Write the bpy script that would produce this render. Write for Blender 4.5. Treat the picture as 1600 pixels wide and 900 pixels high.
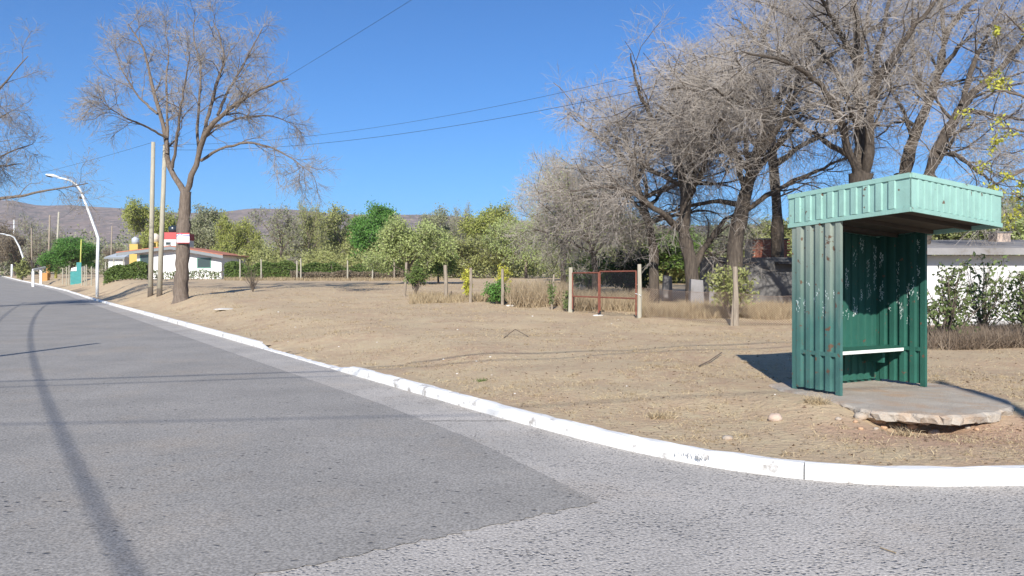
import bpy, math, random
import numpy as np
from mathutils import Vector

for o in list(bpy.data.objects): bpy.data.objects.remove(o)
scene = bpy.context.scene
COL = scene.collection
R = math.radians

# ------------------------------------------------------------------ camera, sky, sun, exposure
CAMH, F, HZ = 1.75, 1200.0, 434.0          # eye height, focal length in photo pixels, horizon row
cam = bpy.data.cameras.new('camera')
cam.sensor_width = 36; cam.lens = 36*F/1600; cam.clip_end = 20000; cam.clip_start = .05
cam.shift_y = -(450-HZ)/1600
camo = bpy.data.objects.new('camera', cam); COL.objects.link(camo)
camo.location = (0, 0, CAMH); camo.rotation_euler = (R(90), 0, 0)
scene.camera = camo

SUN_EL, SUN_HEAD = 31.0, 187.0             # sun stands behind the camera; heading clockwise from +Y
world = bpy.data.worlds.new('World'); scene.world = world; world.use_nodes = True
wn = world.node_tree
bg = wn.nodes['Background']
sky = wn.nodes.new('ShaderNodeTexSky'); sky.sky_type = 'NISHITA'; sky.sun_disc = False
sky.sun_elevation = R(SUN_EL); sky.sun_rotation = R(SUN_HEAD)
sky.altitude = 900; sky.air_density = 1.0; sky.dust_density = .25; sky.ozone_density = 3.5
tint = wn.nodes.new('ShaderNodeMix'); tint.data_type = 'RGBA'; tint.blend_type = 'MULTIPLY'; tint.inputs['Factor'].default_value = 1
tint.inputs['B'].default_value = (.37, .69, 1.0, 1)
wn.links.new(sky.outputs[0], tint.inputs['A']); wn.links.new(tint.outputs['Result'], bg.inputs['Color']); bg.inputs['Strength'].default_value = .095
sl = bpy.data.lights.new('sun', 'SUN'); sl.energy = 5.0; sl.angle = R(.53); sl.color = (1, .945, .86)
so = bpy.data.objects.new('sun', sl); COL.objects.link(so)
sd = Vector((math.sin(R(SUN_HEAD))*math.cos(R(SUN_EL)), math.cos(R(SUN_HEAD))*math.cos(R(SUN_EL)), math.sin(R(SUN_EL))))
so.rotation_euler = sd.to_track_quat('Z', 'Y').to_euler(); so.location = (0, -20, 30)
vs = scene.view_settings
vs.view_transform = 'Standard'; vs.look = 'None'; vs.gamma = 1; vs.exposure = .60; vs.use_curve_mapping = False
scene.cycles.max_bounces = 6; scene.cycles.transparent_max_bounces = 8

# ------------------------------------------------------------------ helpers
def tag(o, label=None, cat=None, group=None, kind=None):
    if label: o['label'] = label
    if cat: o['category'] = cat
    if group: o['group'] = group
    if kind: o['kind'] = kind
    return o
def empty(name, loc, label, cat, group=None, rz=0):
    o = bpy.data.objects.new(name, None); COL.objects.link(o); o.location = loc; o.rotation_euler.z = rz
    o.empty_display_size = .2
    return tag(o, label, cat, group)
def fast_mesh(name, V, Fq, smooth=False):
    """V (n,3), Fq (m,3|4) arrays"""
    me = bpy.data.meshes.new(name)
    V = np.asarray(V, np.float32); Fq = np.asarray(Fq, np.int32); k = Fq.shape[1]
    me.vertices.add(len(V)); me.vertices.foreach_set('co', V.ravel())
    me.loops.add(Fq.size); me.loops.foreach_set('vertex_index', Fq.ravel())
    me.polygons.add(len(Fq)); me.polygons.foreach_set('loop_start', np.arange(0, Fq.size, k, dtype=np.int32))
    me.polygons.foreach_set('loop_total', np.full(len(Fq), k, np.int32))
    if smooth: me.polygons.foreach_set('use_smooth', np.ones(len(Fq), bool))
    me.update(calc_edges=True); return me
def link(name, me, m, parent=None, loc=None):
    o = bpy.data.objects.new(name, me); COL.objects.link(o)
    if m is not None and not me.materials: me.materials.append(m)
    if parent is not None: o.parent = parent
    if loc is not None: o.location = loc
    return o
class MB:
    def __init__(s): s.v = []; s.f = []
    def poly(s, pts, faces):
        b = len(s.v); s.v += [tuple(p) for p in pts]; s.f += [tuple(b+i for i in f) for f in faces]; return s
    def box(s, a, b):
        (x0, y0, z0), (x1, y1, z1) = a, b
        return s.poly([(x0,y0,z0),(x1,y0,z0),(x1,y1,z0),(x0,y1,z0),(x0,y0,z1),(x1,y0,z1),(x1,y1,z1),(x0,y1,z1)],
                      [(3,2,1,0),(4,5,6,7),(0,1,5,4),(1,2,6,5),(2,3,7,6),(3,0,4,7)])
    def obox(s, p, u, v, w):
        """box from corner p with edge vectors u, v, w"""
        p, u, v, w = map(Vector, (p, u, v, w))
        return s.poly([p, p+u, p+u+v, p+v, p+w, p+u+w, p+u+v+w, p+v+w],
                      [(3,2,1,0),(4,5,6,7),(0,1,5,4),(1,2,6,5),(2,3,7,6),(3,0,4,7)])
    def tube(s, pts, rad, n=8, cap=True):
        pts = [Vector(p) for p in pts]
        if not hasattr(rad, '__len__'): rad = [rad]*len(pts)
        rings = []; ref = Vector((0.13, .31, .94))
        for i, p in enumerate(pts):
            t = (pts[min(i+1, len(pts)-1)]-pts[max(i-1, 0)]).normalized()
            rr = ref if abs(t.dot(ref)) < .95 else Vector((1, 0, 0))
            a = t.cross(rr).normalized(); b = t.cross(a)
            rings.append([p+(a*math.cos(2*math.pi*k/n)+b*math.sin(2*math.pi*k/n))*rad[i] for k in range(n)])
        b0 = len(s.v)
        for r_ in rings: s.v += [tuple(q) for q in r_]
        for i in range(len(pts)-1):
            for k in range(n):
                s.f.append((b0+i*n+k, b0+i*n+(k+1) % n, b0+(i+1)*n+(k+1) % n, b0+(i+1)*n+k))
        if cap:
            s.f.append(tuple(b0+k for k in range(n))[::-1]); s.f.append(tuple(b0+(len(pts)-1)*n+k for k in range(n)))
        return s
    def build(s, name, m, parent=None, smooth=False, loc=None):
        me = bpy.data.meshes.new(name); me.from_pydata(s.v, [], s.f)
        if smooth:
            for p in me.polygons: p.use_smooth = True
        me.update(); return link(name, me, m, parent, loc)

# ------------------------------------------------------------------ materials
def mat(name, c1, c2=None, scale=5, rough=.85, bump=0, bscale=None, c3=None, s3=1.0, t3=(.5, .7), spec=.3, metal=0,
        stretch=None, bdist=.02):
    m = bpy.data.materials.new(name); m.use_nodes = True
    N, L = m.node_tree.nodes, m.node_tree.links
    b = N['Principled BSDF']; b.inputs['Roughness'].default_value = rough
    b.inputs['Specular IOR Level'].default_value = spec; b.inputs['Metallic'].default_value = metal
    tc = N.new('ShaderNodeTexCoord'); src = tc.outputs['Object']
    if stretch:
        mp = N.new('ShaderNodeMapping'); mp.inputs['Scale'].default_value = stretch
        L.new(src, mp.inputs[0]); src = mp.outputs[0]
    def noise(s, det=6, ro=.6):
        n = N.new('ShaderNodeTexNoise'); n.inputs['Scale'].default_value = s; n.inputs['Detail'].default_value = det
        n.inputs['Roughness'].default_value = ro; L.new(src, n.inputs['Vector']); return n.outputs['Fac']
    def ramp(f, lo, hi):
        r = N.new('ShaderNodeMapRange'); r.inputs['From Min'].default_value = lo; r.inputs['From Max'].default_value = hi
        L.new(f, r.inputs['Value']); return r.outputs[0]
    def mix(f, a, c):
        x = N.new('ShaderNodeMix'); x.data_type = 'RGBA'; L.new(f, x.inputs['Factor'])
        for sock, val in ((x.inputs['A'], a), (x.inputs['B'], c)):
            if isinstance(val, tuple): sock.default_value = (*val, 1)
            else: L.new(val, sock)
        return x.outputs['Result']
    col = c1
    if c2: col = mix(ramp(noise(scale), .35, .65), c1, c2)
    if c3: col = mix(ramp(noise(s3, 8, .7), *t3), col, c3)
    if isinstance(col, tuple): b.inputs['Base Color'].default_value = (*col, 1)
    else: L.new(col, b.inputs['Base Color'])
    if bump:
        bn = N.new('ShaderNodeBump'); bn.inputs['Strength'].default_value = bump; bn.inputs['Distance'].default_value = bdist
        L.new(noise(bscale or scale*4, 8, .65), bn.inputs['Height']); L.new(bn.outputs[0], b.inputs['Normal'])
    m['_h'] = 1
    return m
def leaf_mat(name, c1, c2):
    """leaf colours vary from leaf to leaf; some light passes through"""
    m = bpy.data.materials.new(name); m.use_nodes = True
    N, L = m.node_tree.nodes, m.node_tree.links
    b = N['Principled BSDF']; b.inputs['Roughness'].default_value = .6; b.inputs['Specular IOR Level'].default_value = .25
    g = N.new('ShaderNodeNewGeometry'); x = N.new('ShaderNodeMix'); x.data_type = 'RGBA'
    x.inputs['A'].default_value = (*c1, 1); x.inputs['B'].default_value = (*c2, 1)
    L.new(g.outputs['Random Per Island'], x.inputs['Factor']); L.new(x.outputs['Result'], b.inputs['Base Color'])
    t = N.new('ShaderNodeBsdfTranslucent'); L.new(x.outputs['Result'], t.inputs['Color'])
    ms = N.new('ShaderNodeMixShader'); ms.inputs[0].default_value = .3
    L.new(b.outputs[0], ms.inputs[1]); L.new(t.outputs[0], ms.inputs[2])
    L.new(ms.outputs[0], N['Material Output'].inputs['Surface'])
    return m
M = {}
def voronoi_ground(name, base, dark, light, scale, dim, rough=.9, bump=.5, patch=None, aniso=None):
    """worn road surface: pebbles / pits as voronoi cells over a stained base"""
    m = mat(name, base, light, .7, rough, 0)
    N, L = m.node_tree.nodes, m.node_tree.links; b = N['Principled BSDF']
    tc = N.new('ShaderNodeTexCoord'); src = tc.outputs['Object']
    nz = N.new('ShaderNodeTexNoise'); nz.inputs['Scale'].default_value = scale*.6; L.new(src, nz.inputs['Vector'])
    ad = N.new('ShaderNodeVectorMath'); ad.operation = 'MULTIPLY_ADD'; L.new(nz.outputs['Color'], ad.inputs[0])
    ad.inputs[1].default_value = (.05, .05, .05); L.new(src, ad.inputs[2])
    vo = N.new('ShaderNodeTexVoronoi'); vo.inputs['Scale'].default_value = scale; L.new(ad.outputs[0], vo.inputs['Vector'])
    r = N.new('ShaderNodeMapRange'); r.inputs['From Min'].default_value = dim[0]; r.inputs['From Max'].default_value = dim[1]
    r.inputs['To Min'].default_value = 1; r.inputs['To Max'].default_value = 0
    L.new(vo.outputs['Distance'], r.inputs['Value'])
    sel = N.new('ShaderNodeSeparateColor'); L.new(vo.outputs['Color'], sel.inputs[0])
    th = N.new('ShaderNodeMapRange'); th.inputs['From Min'].default_value = dim[2]; th.inputs['From Max'].default_value = dim[2]+.2
    L.new(sel.outputs[0], th.inputs['Value'])
    mu0 = N.new('ShaderNodeMath'); mu0.operation = 'MULTIPLY'; L.new(r.outputs[0], mu0.inputs[0]); L.new(th.outputs[0], mu0.inputs[1])
    pn = N.new('ShaderNodeTexNoise'); pn.inputs['Scale'].default_value = 1.6; pn.inputs['Detail'].default_value = 7; pn.inputs['Roughness'].default_value = .75; L.new(src, pn.inputs['Vector'])
    pr = N.new('ShaderNodeMapRange'); pr.inputs['From Min'].default_value = .36; pr.inputs['From Max'].default_value = .62; pr.inputs['To Min'].default_value = .12; L.new(pn.outputs['Fac'], pr.inputs['Value'])
    mu = N.new('ShaderNodeMath'); mu.operation = 'MULTIPLY'; L.new(mu0.outputs[0], mu.inputs[0]); L.new(pr.outputs[0], mu.inputs[1])
    prev = b.inputs['Base Color'].links[0].from_socket
    x = N.new('ShaderNodeMix'); x.data_type = 'RGBA'; L.new(mu.outputs[0], x.inputs['Factor']); L.new(prev, x.inputs['A'])
    x.inputs['B'].default_value = (*dark, 1)
    # drifted dust and old stains
    sn = N.new('ShaderNodeTexNoise'); sn.inputs['Scale'].default_value = .45; sn.inputs['Detail'].default_value = 9; sn.inputs['Roughness'].default_value = .7; L.new(src, sn.inputs['Vector'])
    sr = N.new('ShaderNodeMapRange'); sr.inputs['From Min'].default_value = .52; sr.inputs['From Max'].default_value = .72; sr.inputs['To Max'].default_value = .45; L.new(sn.outputs['Fac'], sr.inputs['Value'])
    xs_ = N.new('ShaderNodeMix'); xs_.data_type = 'RGBA'; L.new(sr.outputs[0], xs_.inputs['Factor']); L.new(x.outputs['Result'], xs_.inputs['A']); xs_.inputs['B'].default_value = (.36, .30, .235, 1)
    x = xs_
    # fine grit
    n2 = N.new('ShaderNodeTexNoise'); n2.inputs['Scale'].default_value = 48; n2.inputs['Detail'].default_value = 4; L.new(src, n2.inputs['Vector'])
    y = N.new('ShaderNodeMix'); y.data_type = 'RGBA'; y.blend_type = 'MULTIPLY'; y.inputs['Factor'].default_value = .8
    L.new(x.outputs['Result'], y.inputs['A'])
    gr = N.new('ShaderNodeMapRange'); gr.inputs['From Min'].default_value = .3; gr.inputs['From Max'].default_value = .7
    gr.inputs['To Min'].default_value = .5; gr.inputs['To Max'].default_value = 1.42
    L.new(n2.outputs['Fac'], gr.inputs['Value']); L.new(gr.outputs[0], y.inputs['B'])
    L.new(y.outputs['Result'], b.inputs['Base Color'])
    bn = N.new('ShaderNodeBump'); bn.inputs['Strength'].default_value = bump; bn.inputs['Distance'].default_value = .012; bn.invert = True
    hs = N.new('ShaderNodeMath'); hs.operation = 'MULTIPLY_ADD'; L.new(n2.outputs['Fac'], hs.inputs[0]); hs.inputs[1].default_value = -.5
    L.new(mu.outputs[0], hs.inputs[2]); L.new(hs.outputs[0], bn.inputs['Height']); L.new(bn.outputs[0], b.inputs['Normal'])
    return m
M['asphalt'] = voronoi_ground('asphalt', (.255, .243, .226), (.078, .073, .07), (.305, .289, .268), 10, (.08, .26, .50), bump=.9)
M['aggregate'] = voronoi_ground('aggregate_concrete', (.36, .34, .315), (.19, .182, .175), (.46, .43, .395), 30, (.10, .50, .25), bump=1.2)
M['dirt'] = mat('dirt', (.42, .30, .20), (.48, .375, .245), .55, .95, .9, 14, c3=(.51, .415, .265), s3=3.5, t3=(.45, .66), bdist=.05)
_d = M['dirt'].node_tree; _N, _L = _d.nodes, _d.links; _b = _N['Principled BSDF']; _pv = _b.inputs['Base Color'].links[0].from_socket
_tc = _N.new('ShaderNodeTexCoord'); _mp = _N.new('ShaderNodeMapping'); _mp.inputs['Location'].default_value = (-4.9/1.9, -7.9/.75, 0); _mp.inputs['Scale'].default_value = (1/1.9, 1/.75, 0)
_L.new(_tc.outputs['Object'], _mp.inputs[0]); _ln = _N.new('ShaderNodeVectorMath'); _ln.operation = 'LENGTH'; _L.new(_mp.outputs[0], _ln.inputs[0])
_nz = _N.new('ShaderNodeTexNoise'); _nz.inputs['Scale'].default_value = 3; _nz.inputs['Detail'].default_value = 6; _L.new(_tc.outputs['Object'], _nz.inputs['Vector'])
_ad = _N.new('ShaderNodeMath'); _ad.operation = 'MULTIPLY_ADD'; _L.new(_nz.outputs['Fac'], _ad.inputs[0]); _ad.inputs[1].default_value = 1.2; _L.new(_ln.outputs['Value'], _ad.inputs[2])
_r = _N.new('ShaderNodeMapRange'); _r.inputs['From Min'].default_value = 1.7; _r.inputs['From Max'].default_value = 1.1; _r.inputs['To Max'].default_value = .75; _L.new(_ad.outputs[0], _r.inputs['Value'])
_x = _N.new('ShaderNodeMix'); _x.data_type = 'RGBA'; _L.new(_r.outputs[0], _x.inputs['Factor']); _L.new(_pv, _x.inputs['A']); _x.inputs['B'].default_value = (.43, .27, .185, 1); _L.new(_x.outputs['Result'], _b.inputs['Base Color'])
M['earth'] = mat('earth', (.34, .28, .16), (.25, .24, .12), .02, .95)
M['kerb'] = mat('kerb_paint', (.74, .74, .73), (.64, .64, .63), 3, .8, .5, 25, c3=(.30, .28, .26), s3=3.6, t3=(.545, .65), bdist=.012)
M['slab'] = mat('slab_concrete', (.36, .315, .265), (.44, .395, .335), 3, .92, 1.0, 30, c3=(.42, .31, .22), s3=2.2, t3=(.45, .62), bdist=.02)
M['clay'] = mat('clay', (.42, .25, .15), (.5, .34, .22), 8, .95, .6, 40)
M['stone'] = mat('stone', (.46, .34, .27), (.52, .42, .34), 6, .9, .5, 30)
M['whitestone'] = mat('pale_stone', (.66, .63, .58), (.5, .47, .42), 6, .9, .5, 30)
M['bark'] = mat('bark', (.23, .185, .15), (.13, .102, .08), 3, .95, .9, 12, stretch=(5, 5, .8), bdist=.05)
M['bark_dark'] = mat('dark_bark', (.135, .11, .088), (.065, .052, .042), 3, .95, .9, 12, stretch=(5, 5, .8), bdist=.05)
M['twig'] = mat('twig', (.37, .335, .30), (.27, .24, .21), 2, .95)
M['twig_grey'] = mat('grey_twig', (.445, .40, .355), (.33, .295, .26), 2, .95)
M['pole'] = mat('pole_wood', (.42, .39, .31), (.33, .31, .25), 3, .9, .4, 20, stretch=(6, 6, .5))
M['post'] = mat('post_wood', (.34, .29, .23), (.22, .18, .14), 4, .95, .6, 20, stretch=(5, 5, .6))
M['tar'] = mat('tar', (.09, .075, .06), (.14, .11, .085), 5, .9)
M['white_metal'] = mat('white_metal', (.78, .80, .80), (.70, .73, .73), 3, .45)
M['dark'] = mat('dark_plastic', (.03, .03, .035), None, rough=.5)
M['wire'] = mat('wire', (.03, .03, .032), None, rough=.6)
M['rust'] = mat('rusty_pipe', (.24, .085, .055), (.16, .06, .045), 6, .8, .4, 40)
M['mesh'] = mat('mesh_wire', (.20, .13, .09), (.28, .22, .17), 9, .8)
M['straw'] = leaf_mat('straw', (.47, .38, .24), (.34, .26, .16))
M['straw_lot'] = leaf_mat('straw_lot', (.58, .475, .30), (.33, .25, .165))
M['straw_pale'] = leaf_mat('straw_pale', (.48, .39, .26), (.34, .26, .17))
M['dry_brush'] = leaf_mat('dry_brush', (.30, .24, .18), (.20, .15, .11))
M['plaster'] = mat('white_plaster', (.62, .62, .62), (.50, .50, .50), 1.2, .9, .2, 30, c3=(.42, .42, .40), s3=1.6, t3=(.62, .78))  # white greyed down to stand for tree shadow on the outbuilding wall
M['house_white'] = mat('house_white', (.80, .81, .80), (.74, .75, .74), 1, .9)
M['grey_conc'] = mat('grey_concrete', (.20, .195, .19), (.14, .137, .135), 1.5, .95, .5, 20, c3=(.12, .115, .11), s3=2, t3=(.55, .75))  # grey lowered to put the trees' shade on the wall into its colour
M['roof_conc'] = mat('roof_concrete', (.27, .26, .26), (.20, .19, .185), 1.4, .9, .4, 20, c3=(.16, .14, .12), s3=3, t3=(.55, .7))
M['brick'] = mat('brick', (.46, .17, .10), (.36, .12, .075), 8, .9)
M['mortar'] = mat('mortar', (.40, .34, .28), None, rough=.95)
M['tile'] = mat('roof_tile', (.48, .20, .13), (.36, .15, .10), 4, .85)
M['red'] = mat('red_paint', (.50, .10, .10), (.42, .09, .09), 2, .7)
M['board_grey'] = mat('grey_board', (.22, .24, .25), None, rough=.8)
M['green_win'] = mat('green_shutter', (.10, .24, .19), (.14, .28, .22), 4, .6)
M['glass'] = mat('window_glass', (.05, .07, .07), None, rough=.1, spec=.6)
M['orange'] = mat('orange_paint', (.48, .26, .09), (.42, .22, .08), 4, .8)
M['yellow'] = mat('yellow_paint', (.50, .36, .11), None, rough=.8)
M['yellowgreen'] = mat('yellow_green_paint', (.50, .50, .12), (.42, .42, .14), 3, .8)
M['cream'] = mat('cream_plastic', (.66, .58, .47), None, rough=.6)
M['greytank'] = mat('grey_tank', (.42, .45, .48), None, rough=.5)
M['blacktank'] = mat('black_tank', (.025, .035, .045), None, rough=.3, spec=.6)
M['teal'] = mat('teal_panel', (.05, .22, .22), (.06, .27, .26), 3, .7)
M['sign'] = mat('sign_white', (.80, .80, .80), None, rough=.5)
M['sign_red'] = mat('sign_red', (.55, .07, .08), None, rough=.5)
M['sign_blue'] = mat('sign_blue', (.26, .26, .50), None, rough=.5)
M['sign_grey'] = mat('sign_grey', (.45, .45, .52), None, rough=.5)
M['hill'] = mat('hill_scrub', (.24, .175, .14), (.13, .11, .085), .02, .95, 0, c3=(.33, .25, .205), s3=.06, t3=(.5, .62))
LEAF = {
 'olive': leaf_mat('leaf_olive', (.27, .30, .10), (.36, .37, .16)),
 'green': leaf_mat('leaf_green', (.14, .24, .05), (.22, .32, .08)),
 'bright': leaf_mat('leaf_bright', (.10, .23, .045), (.15, .30, .07)),
 'yellow': leaf_mat('leaf_yellow_green', (.38, .40, .11), (.28, .32, .09)),
 'pale': leaf_mat('leaf_pale', (.40, .45, .19), (.30, .37, .13)),
 'grey': leaf_mat('leaf_grey', (.33, .33, .21), (.25, .28, .14)),
 'dark': leaf_mat('leaf_dark', (.035, .075, .025), (.06, .11, .035)),
 'lime': leaf_mat('leaf_lime', (.46, .48, .06), (.58, .55, .10)),
 'hedge': leaf_mat('leaf_hedge', (.10, .16, .04), (.17, .23, .065)),
 'shrub': leaf_mat('leaf_shrub', (.13, .18, .06), (.20, .25, .095)),
 'brown': leaf_mat('leaf_brown', (.21, .17, .12), (.28, .23, .16)),
}
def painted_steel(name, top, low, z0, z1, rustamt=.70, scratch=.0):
    """sheet steel, its old paint chalked outside and darkened inside towards the top, with rust spots and dribbles"""
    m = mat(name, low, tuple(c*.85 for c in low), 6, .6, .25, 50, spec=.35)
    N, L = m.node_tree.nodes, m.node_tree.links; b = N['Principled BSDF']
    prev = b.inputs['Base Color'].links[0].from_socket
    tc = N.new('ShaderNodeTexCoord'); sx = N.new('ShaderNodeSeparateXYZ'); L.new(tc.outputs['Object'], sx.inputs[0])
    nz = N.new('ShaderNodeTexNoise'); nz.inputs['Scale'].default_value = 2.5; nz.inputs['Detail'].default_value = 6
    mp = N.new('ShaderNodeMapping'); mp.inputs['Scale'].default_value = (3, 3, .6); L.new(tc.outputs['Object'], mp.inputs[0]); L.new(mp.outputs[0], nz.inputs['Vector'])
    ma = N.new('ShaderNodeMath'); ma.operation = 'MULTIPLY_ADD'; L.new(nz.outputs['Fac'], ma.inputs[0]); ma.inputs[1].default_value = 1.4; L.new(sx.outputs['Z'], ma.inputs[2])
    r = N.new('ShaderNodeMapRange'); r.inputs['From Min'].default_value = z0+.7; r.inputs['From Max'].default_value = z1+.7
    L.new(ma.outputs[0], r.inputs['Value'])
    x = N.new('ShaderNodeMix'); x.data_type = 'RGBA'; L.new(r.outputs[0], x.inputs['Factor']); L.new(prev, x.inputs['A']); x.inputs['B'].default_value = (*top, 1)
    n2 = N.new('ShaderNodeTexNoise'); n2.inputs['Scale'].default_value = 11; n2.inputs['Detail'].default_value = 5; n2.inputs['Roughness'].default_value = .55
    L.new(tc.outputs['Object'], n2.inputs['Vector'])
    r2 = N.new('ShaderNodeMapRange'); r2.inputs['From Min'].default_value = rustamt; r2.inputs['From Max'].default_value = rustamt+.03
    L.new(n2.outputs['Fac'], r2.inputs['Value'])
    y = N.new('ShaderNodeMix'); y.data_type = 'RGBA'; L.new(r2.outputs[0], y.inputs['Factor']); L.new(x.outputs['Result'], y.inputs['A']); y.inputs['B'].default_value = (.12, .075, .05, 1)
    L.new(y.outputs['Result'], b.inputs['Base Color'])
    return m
M['wall_out'] = painted_steel('weathered_green_steel', (.245, .28, .24), (.055, .145, .13), .85, 2.2, .63)
M['wall_in'] = painted_steel('green_steel', (.014, .058, .046), (.026, .115, .086), .6, 2.3, .65)  # inside walls darken upwards: the roof's shade put into the colour
M['fascia'] = painted_steel('pale_green_steel', (.29, .48, .425), (.265, .45, .395), 2.2, 3.0, .665)
M['roof_steel'] = mat('roof_steel', (.035, .03, .026), (.06, .045, .035), 3, .8)  # rusty dark steel, taken near black to carry the shade under the roof
M['chalk'] = mat('scratched_writing', (.72, .82, .80), None, rough=.8)

# ------------------------------------------------------------------ terrain
KS, KD = np.array((0., 9.375)), np.array((-.646, 1.))
KERB = [(60., 7.6), (30., 7.05), (12., 6.66), (6., 6.52), (4.33, 6.47), (3.75, 6.43), (3.22, 6.45), (2.73, 6.56), (2.26, 6.78),
        (1.78, 7.12), (1.27, 7.64), (.70, 8.37), (0., 9.375)]
KERB += [tuple(KS+KD*(y-9.375)) for y in (10.8, 12.6, 14.3, 17, 19.4, 25, 35, 50, 62, 75)]
KERB += [(-49.3, 85.), (-54.8, 92.), (-61.4, 100.), (-68.3, 109.), (-77., 120.), (-99., 150.), (-150., 220.), (-230., 320.)]
KERB = np.array(KERB)
def kerb_d(x, y):
    """signed distance to the kerb front; positive on the lot side"""
    x = np.asarray(x, float); y = np.asarray(y, float)
    best = np.full(x.shape, 1e9); sg = np.ones(x.shape)
    for a, b in zip(KERB[:-1], KERB[1:]):
        e = b-a; t = np.clip(((x-a[0])*e[0]+(y-a[1])*e[1])/(e@e), 0, 1)
        dx = x-(a[0]+t*e[0]); dy = y-(a[1]+t*e[1]); d = np.hypot(dx, dy)
        c = e[0]*dy-e[1]*dx
        up = d < best-1e-9
        best = np.where(up, d, best); sg = np.where(up, np.sign(-c), sg)
    return best*sg
HY = [-50, 0, 6, 10, 20, 28, 36, 47, 62, 80, 120, 150, 300, 600]
HV = [.12, .14, .17, .26, .34, .50, .73, 1.05, 1.30, 1.56, 2.0, 2.4, 4.6, 9.0]
_rs = np.random.RandomState(3)
_wv = [(_rs.uniform(.15, 2.2), _rs.uniform(0, 6.28), _rs.uniform(0, 6.28)) for _ in range(14)]
def bumpy(x, y):
    z = 0
    for k, a, p in _wv: z = z+np.sin((x*math.cos(a)+y*math.sin(a))*k*2+p)*.012/(.4+k)
    return z
def zroad(y): return np.interp(y, [60, 72, 82, 92, 100, 120, 150, 220, 320], [0, .03, .18, .48, .78, 1.28, 1.88, 2.9, 4.2])
def H(x, y):
    x = np.asarray(x, float); y = np.asarray(y, float)
    d = kerb_d(x, y); zr = zroad(y)
    h = np.interp(y, HY, HV)
    h = np.maximum(h, zr+.2)
    bw = np.interp(y, [0, 12, 30, 60, 100], [3.2, 3.0, 3.0, 3.5, 5])
    t = np.clip((d-.2)/bw, 0, 1); t = t*t*(3-2*t)
    z = zr+.118+(h-zr-.118)*t+bumpy(x, y)*np.clip((d-.1)/1.5, 0, 1)
    z = z-.07*np.exp(-(((x-4.9)/1.3)**2+((y-8.15)/.55)**2))
    z = z+.075*np.exp(-(((x-3.45)/.5)**2+((y-9.3)/.7)**2))
    z = z-.12*np.exp(-(((x-4.4)/.45)**4+((y-8.38)/.28)**2))
    # lowered entrance
    g = np.interp(y, [13.6, 14.7, 18.9, 19.8], [0, 1, 1, 0])*np.where(x < -2, 1, 0)*np.clip(1-(d/3.0), 0, 1); z = z-.10*g
    return z
def H1(x, y): return float(H(x, y))
def P(px, py, Y): return Vector(((px-800)/F*Y, Y, CAMH-(py-HZ)/F*Y))
def gp(px, py, ymax=400):
    """where the sight line of a photo point meets the ground"""
    ys = np.concatenate([np.arange(4, 60, .05), np.arange(60, ymax, .5)])
    xs = (px-800)/F*ys; zs = CAMH-(py-HZ)/F*ys
    hit = np.nonzero(H(xs, ys) >= zs)[0]
    i = hit[0] if len(hit) else len(ys)-1
    return Vector((xs[i], ys[i], H1(xs[i], ys[i])))
def on(px, Y):
    x = (px-800)/F*Y; return Vector((x, Y, H1(x, Y)))

def axis(segs):
    out = []
    for a, b, st in segs: out += list(np.arange(a, b, st))
    return np.array(out)
gx = axis([(-420, -120, 12), (-120, -60, 3), (-60, -24, .8), (-24, -6, .3), (-6, 8, .1), (8, 20, .4), (20, 60, 2), (60, 420, 12)])
gy = axis([(5.9, 15, .1), (15, 24, .2), (24, 45, .4), (45, 100, 1.2), (100, 200, 4), (200, 600, 16)])
X, Y = np.meshgrid(gx, gy); D = kerb_d(X, Y)
cell = np.maximum(np.gradient(X, axis=1), np.gradient(Y, axis=0))
eps = .01
gxn = (kerb_d(X+eps, Y)-D)/eps; gyn = (kerb_d(X, Y+eps)-D)/eps
snap = np.abs(D-.12) < cell*.62
X = np.where(snap, X+gxn*(.12-D), X); Y = np.where(snap, Y+gyn*(.12-D), Y)
D2 = kerb_d(X, Y); Z = H(X, Y)
n0, n1 = X.shape
idx = np.arange(n0*n1).reshape(n0, n1)
q = np.stack([idx[:-1, :-1], idx[:-1, 1:], idx[1:, 1:], idx[1:, :-1]], -1).reshape(-1, 4)
ok = (D2.ravel()[q] > .08).all(1)
q = q[ok]; used, inv = np.unique(q, return_inverse=True)
lot = fast_mesh('lot_ground', np.stack([X.ravel(), Y.ravel(), Z.ravel()], 1)[used], inv.reshape(-1, 4), True)
tag(link('lot_ground', lot, M['dirt']), 'bare brown dirt lot with dry straw grass beyond the kerb', 'ground', kind='structure')
b = MB(); b.poly([(-3400, -3400, -.4), (3400, -3400, -.4), (3400, 3400, -.4), (-3400, 3400, -.4)], [(0, 1, 2, 3)])
tag(b.build('ground', M['earth']), 'flat earth reaching the horizon', 'ground', kind='structure')

# road sheets: exposed-aggregate concrete below, asphalt on top
def strip(name, left, right, m, dz, label):
    V = []; Q = []
    for i, (l, r_) in enumerate(zip(left, right)):
        V += [(l[0], l[1], float(zroad(l[1]))+dz), (r_[0], r_[1], float(zroad(r_[1]))+dz)]
        if i: Q.append((2*i-2, 2*i-1, 2*i+1, 2*i))
    o = link(name, fast_mesh(name, np.array(V), np.array(Q)), m)
    return tag(o, label, 'road', kind='structure')
ysamp = [9.375, 14, 20, 30, 45, 60, 68, 75, 80, 85, 92, 100, 109, 120, 135, 150, 180, 220]
_k = KERB[12:]; kp = [(float(np.interp(y, _k[:, 1], _k[:, 0])), y) for y in ysamp]
rl = [(p[0]-9.6, p[1]) for p in kp]
strip('far_concrete', rl, [(p[0]+.03, p[1]) for p in kp], M['aggregate'], 0, 'concrete gutter along the asphalt road')
cv = [(x, y) for x, y in KERB[:13]]
poly = [(-30, -14), (60, -14)]+[(x, y+.03) for x, y in cv]+[(-9.6, 9.375), (-30, 30)]
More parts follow.
